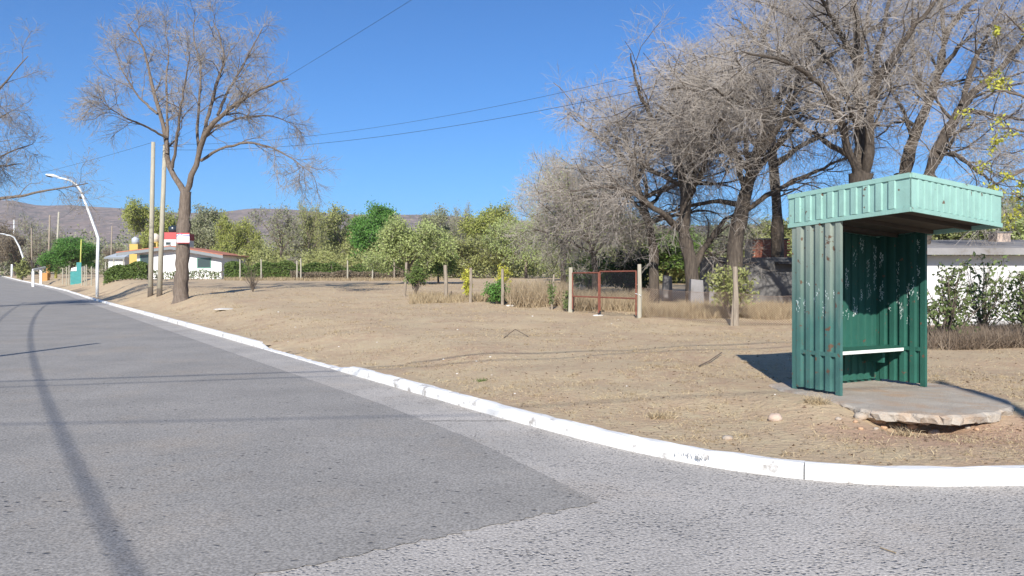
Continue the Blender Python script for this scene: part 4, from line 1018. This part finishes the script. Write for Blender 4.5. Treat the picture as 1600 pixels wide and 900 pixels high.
# gate
g0, g1 = gp(891, 488), gp(999, 497)
gt = empty('gate', (g0+g1)/2, 'rusty red pipe gate with wire mesh between two pale posts', 'gate'); GO = gt.location.copy()
post(gt, g0, 1.62, .09, M['pole'], (.02, 0), 'gate_post'); post(gt, g1, 1.72, .075, M['pole'], (0, 0), 'gate_post')
gd = (g1-g0); gl = gd.length; gd = gd/gl
def leafg(s0, s1, h):
    b = MB(); A_ = g0+gd*s0-GO; B_ = g0+gd*s1-GO; zb = .12
    A_.z = B_.z = min(g0.z, g1.z)-GO.z+.04
    for (p, q_) in ((A_+Vector((0, 0, zb)), A_+Vector((0, 0, h))), (B_+Vector((0, 0, zb-.08)), B_+Vector((0, 0, h))), (A_+Vector((0, 0, h)), B_+Vector((0, 0, h))), (A_+Vector((0, 0, .58)), B_+Vector((0, 0, .58)))):
        b.tube([p, q_], .026, 6)
    o = b.build('gate_leaf', M['rust'], gt)
    m_ = MB(); L = (B_-A_).length; d = (B_-A_)/L; c_ = .07; h0 = .58; hh = h-h0
    for sgn in (1, -1):
        for i in range(-int(hh/c_), int(L/c_)+1):
            pts = []
            for k in range(9):
                z = hh*k/8; s = i*c_+(z if sgn > 0 else hh-z)
                if 0 <= s <= L: pts.append(A_+d*s+Vector((0, .004*sgn, h0+z)))
            if len(pts) > 1: m_.tube([pts[0], pts[-1]], .003, 3, False)
    w = m_.build('gate_mesh', M['dark'], o); w['kind'] = 'stuff'
leafg(.14, gl*.44, 1.42); leafg(gl*.46, gl-.16, 1.46)
MB().tube([g1-gd*.2-GO+Vector((0, -.03, .78)), g1-GO+Vector((0, -.1, .74)), g1+gd*.05-GO+Vector((0, -.1, .72))], .012, 5).build('chain', M['white_metal'], gt)
# back fence posts
bf = [on(px, 76.5) for px in (375, 408, 464, 470, 543, 582, 616)]
bfe = empty('back_fence', bf[2], 'post and wire fence along the long green hedge', 'fence')
for i, p in enumerate(bf): post(bfe, p, (2.1, 2.1, 1.9, 2.2, 2.0, 2.1, 2.1)[i], .075, M['pole'] if i != 6 else M['post'])
for hgt in (.7, 1.3, 1.8):
    b = MB()
    for a, c in zip(bf[:-1], bf[1:]): b.tube([a-bf[2]+Vector((0, 0, hgt)), c-bf[2]+Vector((0, 0, hgt))], .006, 3, False)
    b.build('wire', M['mesh'], bfe)
lf = [on(px, Y_) for px, Y_ in ((98, 95), (104, 94), (108, 93), (128, 88), (132, 87), (135, 86), (143, 84), (165, 80), (178, 79), (193, 78))]
lfe = empty('yard_fence', lf[4], 'row of pale posts with mesh in front of the far yards', 'fence')
for i, p in enumerate(lf): post(lfe, p, 2.1+.15*(i % 3), .07, M['pole'])
for hgt in (.5, 1.1, 1.7):
    b = MB()
    for a, c in zip(lf[:-1], lf[1:]): b.tube([a-lf[4]+Vector((0, 0, hgt)), c-lf[4]+Vector((0, 0, hgt))], .006, 3, False)
    b.build('wire', M['mesh'], lfe)

# ------------------------------------------------------------------ street lamps, poles, wires
lb = on(152, 62)
def lamp(label, base, pts, r, arm=None):
    t = empty('street_lamp', base, label, 'street lamp', 'white street lamps')
    pts = [Vector(p)-base for p in pts]; n = len(pts)
    MB().tube(pts, [r*(1-.45*i/(n-1)) for i in range(n)], 8).build('pole', M['white_metal'], t, True)
    e = pts[-1]; d = (pts[-1]-pts[-2]).normalized(); s = Vector((d.y, -d.x, 0)).normalized()*.16
    hd = MB(); q0 = e-d*.1
    hd.poly([q0-s*.5, q0+s*.5, q0+d*.45+s, q0+d*.45-s, q0-s*.5+Vector((0, 0, .12)), q0+s*.5+Vector((0, 0, .12)), q0+d*.4+s*.8+Vector((0, 0, .2)), q0+d*.4-s*.8+Vector((0, 0, .2)), q0+d*.95+s*.4+Vector((0, 0, .03)), q0+d*.95-s*.4+Vector((0, 0, .03)), q0+d*.9+s*.3+Vector((0, 0, .12)), q0+d*.9-s*.3+Vector((0, 0, .12))],
            [(3, 2, 1, 0), (0, 1, 5, 4), (4, 5, 6, 7), (1, 2, 6, 5), (0, 4, 7, 3), (3, 2, 8, 9), (2, 6, 10, 8), (6, 7, 11, 10), (7, 3, 9, 11), (8, 10, 11, 9)])
    h_ = hd.build('lamp_head', M['white_metal'], t)
    MB().poly([q0+d*.40+s*.9+Vector((0, 0, -.006)), q0+d*.40-s*.9+Vector((0, 0, -.006)), q0+d*.93-s*.4+Vector((0, 0, -.004)), q0+d*.93+s*.4+Vector((0, 0, -.004)), q0+d*.5-s*.5+Vector((0, 0, -.09)), q0+d*.5+s*.5+Vector((0, 0, -.09)), q0+d*.85-s*.25+Vector((0, 0, -.07)), q0+d*.85+s*.25+Vector((0, 0, -.07))],
              [(0, 3, 7, 5), (3, 2, 6, 7), (2, 1, 4, 6), (1, 0, 5, 4), (4, 5, 7, 6)]).build('lens', M['dark'], h_)
    return t
def lp(px, py, Y_, dx=0): return P(px, py, Y_)
L_ = lamp('tall white street lamp bent over the asphalt road', lb, [lb-Vector((0, 0, .2)), P(152, 420, 62), P(153.5, 372, 62), P(150, 361, 62), P(134, 318, 61.9), P(125, 296, 61.7), P(119, 288, 61.6), P(110, 282, 61.4), P(98, 279, 61.2), P(90, 277.5, 61.0)], .125)
MB().tube([P(124, 309, 61.8)-lb, P(131, 309, 61.9)-lb], .11, 6).build('bracket', M['dark'], L_)
lb2 = on(36, 128)
lamp('farther white street lamp standing among brown trees', lb2, [lb2, P(36, 415, 128), P(36, 402, 128), P(30, 385, 127.5), P(22, 371, 127), P(16, 368, 126.5), P(9, 367, 126)], .17)
def pole(label, px, Y_, top, pxt, r, m, base_m=None, bh=0, bm_r=1.0, group='wooden utility poles', arm=0):
    b = on(px, Y_); t = empty('utility_pole', b, label, 'utility pole', group); tp = P(pxt, top, Y_)-b
    mid = tp*.5; MB().tube([(0, 0, -.2), mid, tp], [r, r*.9, r*.75], 9).build('shaft', m, t, True)
    if base_m: MB().tube([(0, 0, -.2), (tp.x*bh/tp.z, 0, bh)], [r*1.06*bm_r, r*1.03*bm_r], 10).build('painted_base', base_m, t, True)
    if arm:
        MB().box((tp.x-arm, -.05, tp.z-.35), (tp.x+arm, .05, tp.z-.25)).build('crossarm', M['post'], t)
        for s in (-arm*.85, -arm*.4, arm*.4, arm*.85): MB().tube([(tp.x+s, 0, tp.z-.25), (tp.x+s, 0, tp.z-.10)], .05, 6).build('insulator', M['dark'], t)
    return b+tp
tpA = pole('pale straight wooden pole standing left of its slightly leaning twin', 235, 47, 222, 239.5, .155, M['pole'], M['tar'], .55)
tpB = pole('pale wooden pole leaning slightly towards the bare tree', 249, 45.8, 226, 258, .155, M['pole'], M['tar'], .45)
pole('thin pole with a yellow painted base by the road', 87, 112, 331, 92, .17, M['pole'], M['yellowgreen'], 5.0, 1.03)
pole('dark wooden pole with an orange painted base', 75.5, 118, 336, 78, .17, M['post'], M['orange'], 2.0, 1.7)
pole('slim grey pole behind the white roadside rail', 50, 130, 356, 49, .13, M['post'])
pole('green topped thin pole beside the teal gate', 125, 100, 374, 127, .09, M['yellowgreen'])
pole('grey pole behind the low metal roof', 173, 135, 353, 175, .14, M['post'])
pole('white pole with a crossarm beyond the farther street lamp', 21, 165, 343, 22, .16, M['white_metal'], arm=1.6)
pole('short white post at the bend of the road', 18.5, 140, 413, 18.5, .2, M['white_metal'], group='white posts at the road bend')
# pole standing behind the viewer, its shadow falls past the shelter
pb = Vector((4.15, -4.4, .12)); pt = empty('utility_pole', pb, 'wooden utility pole on the corner across the side street', 'utility pole', 'wooden utility poles')
MB().tube([(0, 0, -.2), (0, 0, 4.6), (0, 0, 9.4)], [.13, .12, .09], 9).build('shaft', M['pole'], pt, True)
def wire(label, a, c, sag, r, n=28, group='overhead cables'):
    a, c = Vector(a), Vector(c); b = MB(); pts = []
    for i in range(n+1):
        f = i/n; p = a.lerp(c, f); p.z -= sag*4*f*(1-f); pts.append(p)
    o = b.tube(pts, r, 4, False).build('overhead_cable', M['wire']); tag(o, label, 'cable', group)
wire('upper overhead wire crossing the sky to the tall trees', tpB, P(1330, 30, 24), 1.0, .008)
wire('lower overhead wire crossing the sky to the tall trees', tpB-Vector((0, 0, .3)), P(1330, 62, 24), 1.0, .010)
wire('single wire rising steeply from the pole past the bare tree', tpB, (12.6, -2.2, 9.1), .5, .006)
wire('wire running from the straight pole towards the road end', tpA, P(-70, 290, 110), .6, .012)
wire('wire hung from the lamp bend down the road', P(131, 309, 62), P(78, 340, 118), .8, .012)
wire('thick bundled cable hung along the road over the far verge', (7.5, -25, 8.4), (-34.9, 41.5, 8.4), 1.5, .024)
wire('second bundled cable hung along the road over the far verge', (5.2, -25, 8.6), (-37, 41.5, 8.6), 1.0, .02)
def plain_pole(label, p, h):
    t = empty('utility_pole', p, label, 'utility pole', 'wooden utility poles'); MB().tube([(0, 0, -.2), (0, 0, h*.5), (0, 0, h)], [.13, .12, .09], 9).build('shaft', M['pole'], t, True)
plain_pole('wooden pole carrying cables on the corner opposite the lot', Vector((-28, -4.6, 0)), 8.0)
plain_pole('wooden pole on the opposite kerb of the side street', Vector((12.6, -2.2, 0)), 9.2)
plain_pole('wooden pole on the far verge left of the asphalt', Vector((-12.75, 6.4, 0)), 8.5)
plain_pole('wooden pole on the side street beyond the white outbuilding', Vector((24, 10.4, .2)), 7.9)
wire('service cable strung across the street corner', (-28, -4.6, 7.3), (24, 10.4, 7.3), .35, .016)
wire('upper service cable strung across the street corner', (-28, -4.6, 7.8), (24, 10.4, 7.8), .35, .024)
wire('cable from the corner pole along the side street', (4.15, -4.4, 9.2), (-28, -4.6, 7.9), .5, .014)

# ------------------------------------------------------------------ buildings
def window(parent, x0, x1, z0, z1, y, m=M['green_win'], pane=M['glass']):
    w = MB(); t = .09
    w.box((x0, y-.06, z0), (x1, y-.012, z0+t)); w.box((x0, y-.06, z1-t), (x1, y-.012, z1)); w.box((x0, y-.058, z0+t), (x0+t, y-.012, z1-t)); w.box((x1-t, y-.058, z0+t), (x1, y-.012, z1-t))
    o = w.build('window', m, parent); MB().box((x0+t, y-.03, z0+t), (x1-t, y-.014, z1-t)).build('pane', pane, o)
    return o
def hx(px, Y_): return (px-800)/F*Y_
def hz(py, Y_): return CAMH-(py-HZ)/F*Y_
HYD = 84.; hb = on(272, HYD); hs_ = empty('white_house', hb, 'low white house with a red tiled roof behind the poles', 'house')
xl, xp, xr = hx(188, HYD)-hb.x, hx(272, HYD)-hb.x, hx(353, HYD)-hb.x
zl, zp, zr_ = hz(394, HYD)-hb.z, hz(384, HYD)-hb.z, hz(398, HYD)-hb.z
wl, wr = hx(214, HYD)-hb.x, hx(346, HYD)-hb.x; dp = 8.
def ztopw(x): return (zl+(zp-zl)*(x-xl)/(xp-xl) if x < xp else zp+(zr_-zp)*(x-xp)/(xr-xp))-.16
MB().poly([(wl, 0, -.3), (wr, 0, -.3), (wr, 0, ztopw(wr)), (xp, 0, ztopw(xp)), (wl, 0, ztopw(wl)), (wl, dp, -.3), (wr, dp, -.3), (wr, dp, ztopw(wr)), (xp, dp, ztopw(xp)), (wl, dp, ztopw(wl))],
          [(0, 1, 2, 3, 4), (9, 8, 7, 6, 5), (1, 6, 7, 2), (5, 0, 4, 9)]).build('wall', M['house_white'], hs_)
rf = MB()
for a, za, c, zc in ((xl, zl, xp, zp), (xp, zp, xr, zr_)):
    rf.poly([(a, -.9, za), (c, -.9, zc), (c, dp+.5, zc), (a, dp+.5, za), (a, -.9, za-.1), (c, -.9, zc-.1), (c, dp+.5, zc-.1), (a, dp+.5, za-.1)], [(0, 1, 2, 3), (7, 6, 5, 4), (0, 4, 5, 1), (1, 5, 6, 2), (2, 6, 7, 3), (3, 7, 4, 0)])
rf_ = rf.build('roof', M['tile'], hs_)
bd = MB()
for a, za, c, zc in ((xl, zl, xp, zp), (xp, zp, xr, zr_)):
    bd.poly([(a, -.88, za-.42), (c, -.88, zc-.42), (c, -.88, zc-.102), (a, -.88, za-.102), (a, -.80, za-.42), (c, -.80, zc-.42), (c, -.80, zc-.102), (a, -.80, za-.102)], [(0, 1, 2, 3), (7, 6, 5, 4), (4, 5, 1, 0), (3, 2, 6, 7), (1, 5, 6, 2), (0, 3, 7, 4)])
bd.build('barge_board', M['board_grey'], rf_)
window(hs_, hx(308, HYD)-hb.x, hx(330, HYD)-hb.x, hz(419, HYD)-hb.z, hz(403, HYD)-hb.z, 0)
window(hs_, hx(219, HYD)-hb.x, hx(238, HYD)-hb.x, hz(424, HYD)-hb.z, hz(398, HYD)-hb.z, 0)
# block behind with the red parapet
YB = 102.; bb = on(262, YB); bk = empty('red_topped_block', bb, 'small white block with a red parapet behind the white house', 'building')
x0, x1 = hx(254, YB)-bb.x, hx(281, YB)-bb.x; za, zc = hz(374, YB)-bb.z, hz(363, YB)-bb.z
MB().box((x0, 0, -.3), (x1, 4.5, za)).build('wall', M['house_white'], bk); MB().box((x0-.03, -.05, za+.003), (x1+.03, 4.55, zc)).build('parapet', M['red'], bk)
window(bk, hx(259, YB)-bb.x, hx(267, YB)-bb.x, hz(383, YB)-bb.z, hz(378, YB)-bb.z, 0, M['board_grey'])
def tank(label, px, Y_, y0, y1, wpx, m, stand=None, sy=None, group='rooftop water tanks'):
    zb = hz(y1, Y_); c = Vector((hx(px, Y_), Y_+1.2, zb)); t = empty('water_tank', c, label, 'water tank', group); r = wpx/2/F*Y_; h = (y1-y0)/F*Y_
    MB().tube([(0, 0, 0), (0, 0, h*.72), (0, 0, h*.86), (0, 0, h*.95), (0, 0, h)], [r, r, r*.8, r*.45, r*.42], 16).build('tank_body', m, t, True)
    MB().tube([(0, 0, h*.34), (0, 0, h*.40)], r*1.03, 16).build('band', m, t)
    if stand:
        s = MB(); zs = H1(c.x, c.y)-c.z
        if sy == 'block': s.box((-r*1.15, -r*1.15, zs), (r*1.15, r*1.15, -.003))
        else:
            for sx_ in (-1, 1):
                for s2 in (-1, 1): s.box((sx_*r*.8-.1, s2*r*.8-.1, zs), (sx_*r*.8+.1, s2*r*.8+.1, -.1))
            s.box((-r*1.1, -r*1.1, -.1), (r*1.1, r*1.1, -.003))
        s.build('stand', stand, t)
tank('black water tank on the red parapet block', 265, YB, 351.5, 362.8, 15, M['blacktank'])
tank('cream water tank on yellow legs behind the straight pole', 236, 100, 364, 377.5, 12.5, M['cream'], M['yellow'])
tank('grey water tank on a yellow block stand', 204.5, 96, 369.5, 381, 11.5, M['greytank'], M['yellow'], 'block')
# low metal-roofed house and the small things by the road
Y_ = 100.; c = on(182, Y_); t = empty('metal_roof_house', c, 'low house with a pale metal roof left of the white house', 'house')
x0, x1 = hx(166, Y_)-c.x, hx(198, Y_)-c.x; z1 = hz(402, Y_)-c.z; z2 = hz(392, Y_)-c.z
MB().box((x0+.3, 0, -.3), (x1-.3, 5, z1)).build('wall', M['house_white'], t)
MB().poly([(x0, -.5, z1+.003), (x1, -.5, z1+.003), (x1-.6, 3, z2), (x0+.4, 3, z2), (x0, 5.5, z1+.003), (x1, 5.5, z1+.003)], [(0, 1, 2, 3), (3, 2, 5, 4), (0, 3, 4), (1, 5, 2), (4, 5, 1, 0)]).build('roof', M['greytank'], t)
MB().box((x0, -.56, z1-.22), (x1, -.5, z1)).build('fascia', M['board_grey'], t)
Y_ = 92.; c = on(120, Y_); t = empty('teal_gate', c, 'teal sheet gate beside the far pale posts', 'gate')
MB().box((hx(119.5, Y_)-c.x, 0, -.1), (hx(127, Y_)-c.x, .06, hz(410, Y_)-c.z)).build('panel', M['teal'], t); MB().box((hx(106, Y_)-c.x, .5, -.1), (hx(118, Y_)-c.x, .56, hz(424, Y_)-c.z)).build('panel', M['teal'], t)
MB().poly([(hx(107, Y_)-c.x, .45, hz(423.5, Y_)-c.z), (hx(119, Y_)-c.x, .45, hz(423, Y_)-c.z), (hx(119, Y_)-c.x, .45, hz(416, Y_)-c.z), (hx(108, Y_)-c.x, .45, hz(419, Y_)-c.z), (hx(107, Y_)-c.x, 2, hz(423.5, Y_)-c.z), (hx(119, Y_)-c.x, 2, hz(423, Y_)-c.z), (hx(119, Y_)-c.x, 2, hz(416, Y_)-c.z), (hx(108, Y_)-c.x, 2, hz(419, Y_)-c.z)],
          [(0, 1, 2, 3), (7, 6, 5, 4), (3, 2, 6, 7), (1, 5, 6, 2), (0, 3, 7, 4)]).build('white_cover', M['house_white'], t)
Y_ = 100.; c = on(60, Y_); t = empty('roadside_rail', c, 'white roadside guard rail on short posts', 'rail')
pa, pb_ = P(50, 424, 96)-c, P(70, 419.5, 104)-c
MB().obox(pa, pb_-pa, Vector((.12, .05, 0)), Vector((0, 0, .28))).build('rail', M['white_metal'], t)
for f in (.02, .62): 
    p = pa.lerp(pb_, f); q_ = p+c; MB().box((p.x, p.y-.12, H1(q_.x, q_.y)-c.z-.2), (p.x+.28, p.y-.02, p.z-.003)).build('post', M['white_metal'], t)
Y_ = 108.; c = on(70, Y_); o = MB().box((-.5, 0, -.3), (.35, .6, 1.2)).build('orange_pillar', M['orange']); o.location = c; tag(o, 'orange painted block beside the orange based pole', 'pillar')
# long white outbuilding on the right
Y_ = 22.; c = Vector((hx(1390, Y_), Y_, H1(hx(1390, Y_), Y_))); ob = empty('outbuilding', c, 'long white plastered outbuilding with a flat concrete roof', 'building')
xr2 = 9.5; zt_ = hz(399, Y_)-c.z
MB().box((0, 0, -.3), (xr2, 5, zt_)).build('wall', M['plaster'], ob)
MB().poly([(-.4, -.5, zt_+.003), (xr2+.4, -.5, zt_+.003), (xr2+.4, 5.4, zt_+.50), (-.4, 5.4, zt_+.50), (-.4, -.5, zt_+.19), (xr2+.4, -.5, zt_+.20), (xr2+.4, 5.4, zt_+.72), (-.4, 5.4, zt_+.70)], [(3, 2, 1, 0), (4, 5, 6, 7), (0, 1, 5, 4), (1, 2, 6, 5), (2, 3, 7, 6), (3, 0, 4, 7)]).build('roof_slab', M['roof_conc'], ob)
xch = hx(1557, Y_+4)-c.x; ch = MB(); ch.box((xch-.22, 3.6, zt_+.4), (xch+.22, 4.1, zt_+.86)).build('chimney', mat('chimney_render', (.50, .40, .33), (.42, .33, .27), 4, .9), ob); MB().box((xch-.26, 3.56, zt_+.863), (xch+.26, 4.14, zt_+.90)).build('chimney_cap', M['roof_conc'], ob)
# grey boundary wall and the brick tower in the shade of the trees
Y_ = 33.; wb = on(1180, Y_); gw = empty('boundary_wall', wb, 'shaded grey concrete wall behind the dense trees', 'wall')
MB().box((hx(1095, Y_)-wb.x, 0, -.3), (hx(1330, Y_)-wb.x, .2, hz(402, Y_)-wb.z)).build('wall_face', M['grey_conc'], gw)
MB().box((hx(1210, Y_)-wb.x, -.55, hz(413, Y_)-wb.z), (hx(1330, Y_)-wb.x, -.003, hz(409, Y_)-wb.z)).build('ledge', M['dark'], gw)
Y_ = 36.; wb2 = on(1205, Y_); bt = empty('brick_tower', wb2, 'small red brick tower above the grey wall', 'building')
bw0, bw1 = hx(1178, Y_)-wb2.x, hx(1230, Y_)-wb2.x; bt_z = hz(374, Y_)-wb2.z
core = MB().box((bw0, 0, -.3), (bw1, 1.4, bt_z-.01)).build('core', M['mortar'], bt)
bme = MB().box((0, 0, 0), (.235, .035, .062)); m0 = bme.build('brick', M['brick'], core); me_b = m0.data; bpy.data.objects.remove(m0)
row = 0; z = bt_z-.08
while z > hz(404, Y_)-wb2.z:
    x = bw0+(.06 if row % 2 else -.06); 
    while x < bw1-.1:
        link('brick', me_b, M['brick'], core, (x, -.02-(hash((row, int(x*100))) % 7)*.001, z)); x += .25
    z -= .077; row += 1
MB().box((bw0-.05, -.08, bt_z), (bw1+.05, 1.45, bt_z+.05)).build('cap', M['grey_conc'], bt)
MB().tube([(bw1-.3, -.14, hz(404, Y_)-wb2.z), (bw1-.3, -.14, hz(383, Y_)-wb2.z)], .045, 6).build('pipe', M['dark'], bt)
# plastered stumps of wall by the grey trees
for i, (px, Yq, wq, top, lab) in enumerate(((1090, 28.6, .55, 436, 'whitewashed base block beside the split trunk'), (1118, 28.8, .5, 432, 'pale concrete block between the dark trunks'), (1044, 35, .45, 430, 'small pale concrete block behind the straight dark trunk'))):
    q_ = on(px, Yq); hh = hz(top, Yq)-q_.z
    b = MB(); b.poly([(-wq/2, 0, -.2), (wq/2, 0, -.2), (wq/2, .4, -.2), (-wq/2, .4, -.2), (-wq*.42, .03, hh), (wq*.38, .02, hh*.96), (wq*.4, .38, hh*.95), (-wq*.4, .37, hh)], [(3, 2, 1, 0), (4, 5, 6, 7), (0, 1, 5, 4), (1, 2, 6, 5), (2, 3, 7, 6), (3, 0, 4, 7)])
    o = b.build('concrete_block', M['roof_conc']); o.location = q_; tag(o, lab, 'block')

# ------------------------------------------------------------------ haze: the air between here and the ridge
hm = bpy.data.materials.new('haze_air'); hm.use_nodes = True; N = hm.node_tree.nodes; N.remove(N['Principled BSDF'])
pv = N.new('ShaderNodeVolumePrincipled'); pv.inputs['Color'].default_value = (.82, .89, 1, 1); pv.inputs['Density'].default_value = .00019; pv.inputs['Anisotropy'].default_value = .2
hm.node_tree.links.new(pv.outputs[0], N['Material Output'].inputs['Volume'])
o = MB().box((-3500, -3500, -1.4), (3500, 3500, 215)).build('haze', hm); tag(o, 'thin blue haze in front of the mountain ridge', 'haze', kind='stuff')
for o in bpy.data.objects:            # fine twigs and blades of grass: real geometry, too small to pick apart singly
    if o.parent is not None and o.name.split('.')[0] in ('twigs', 'blades'): o['kind'] = 'stuff'
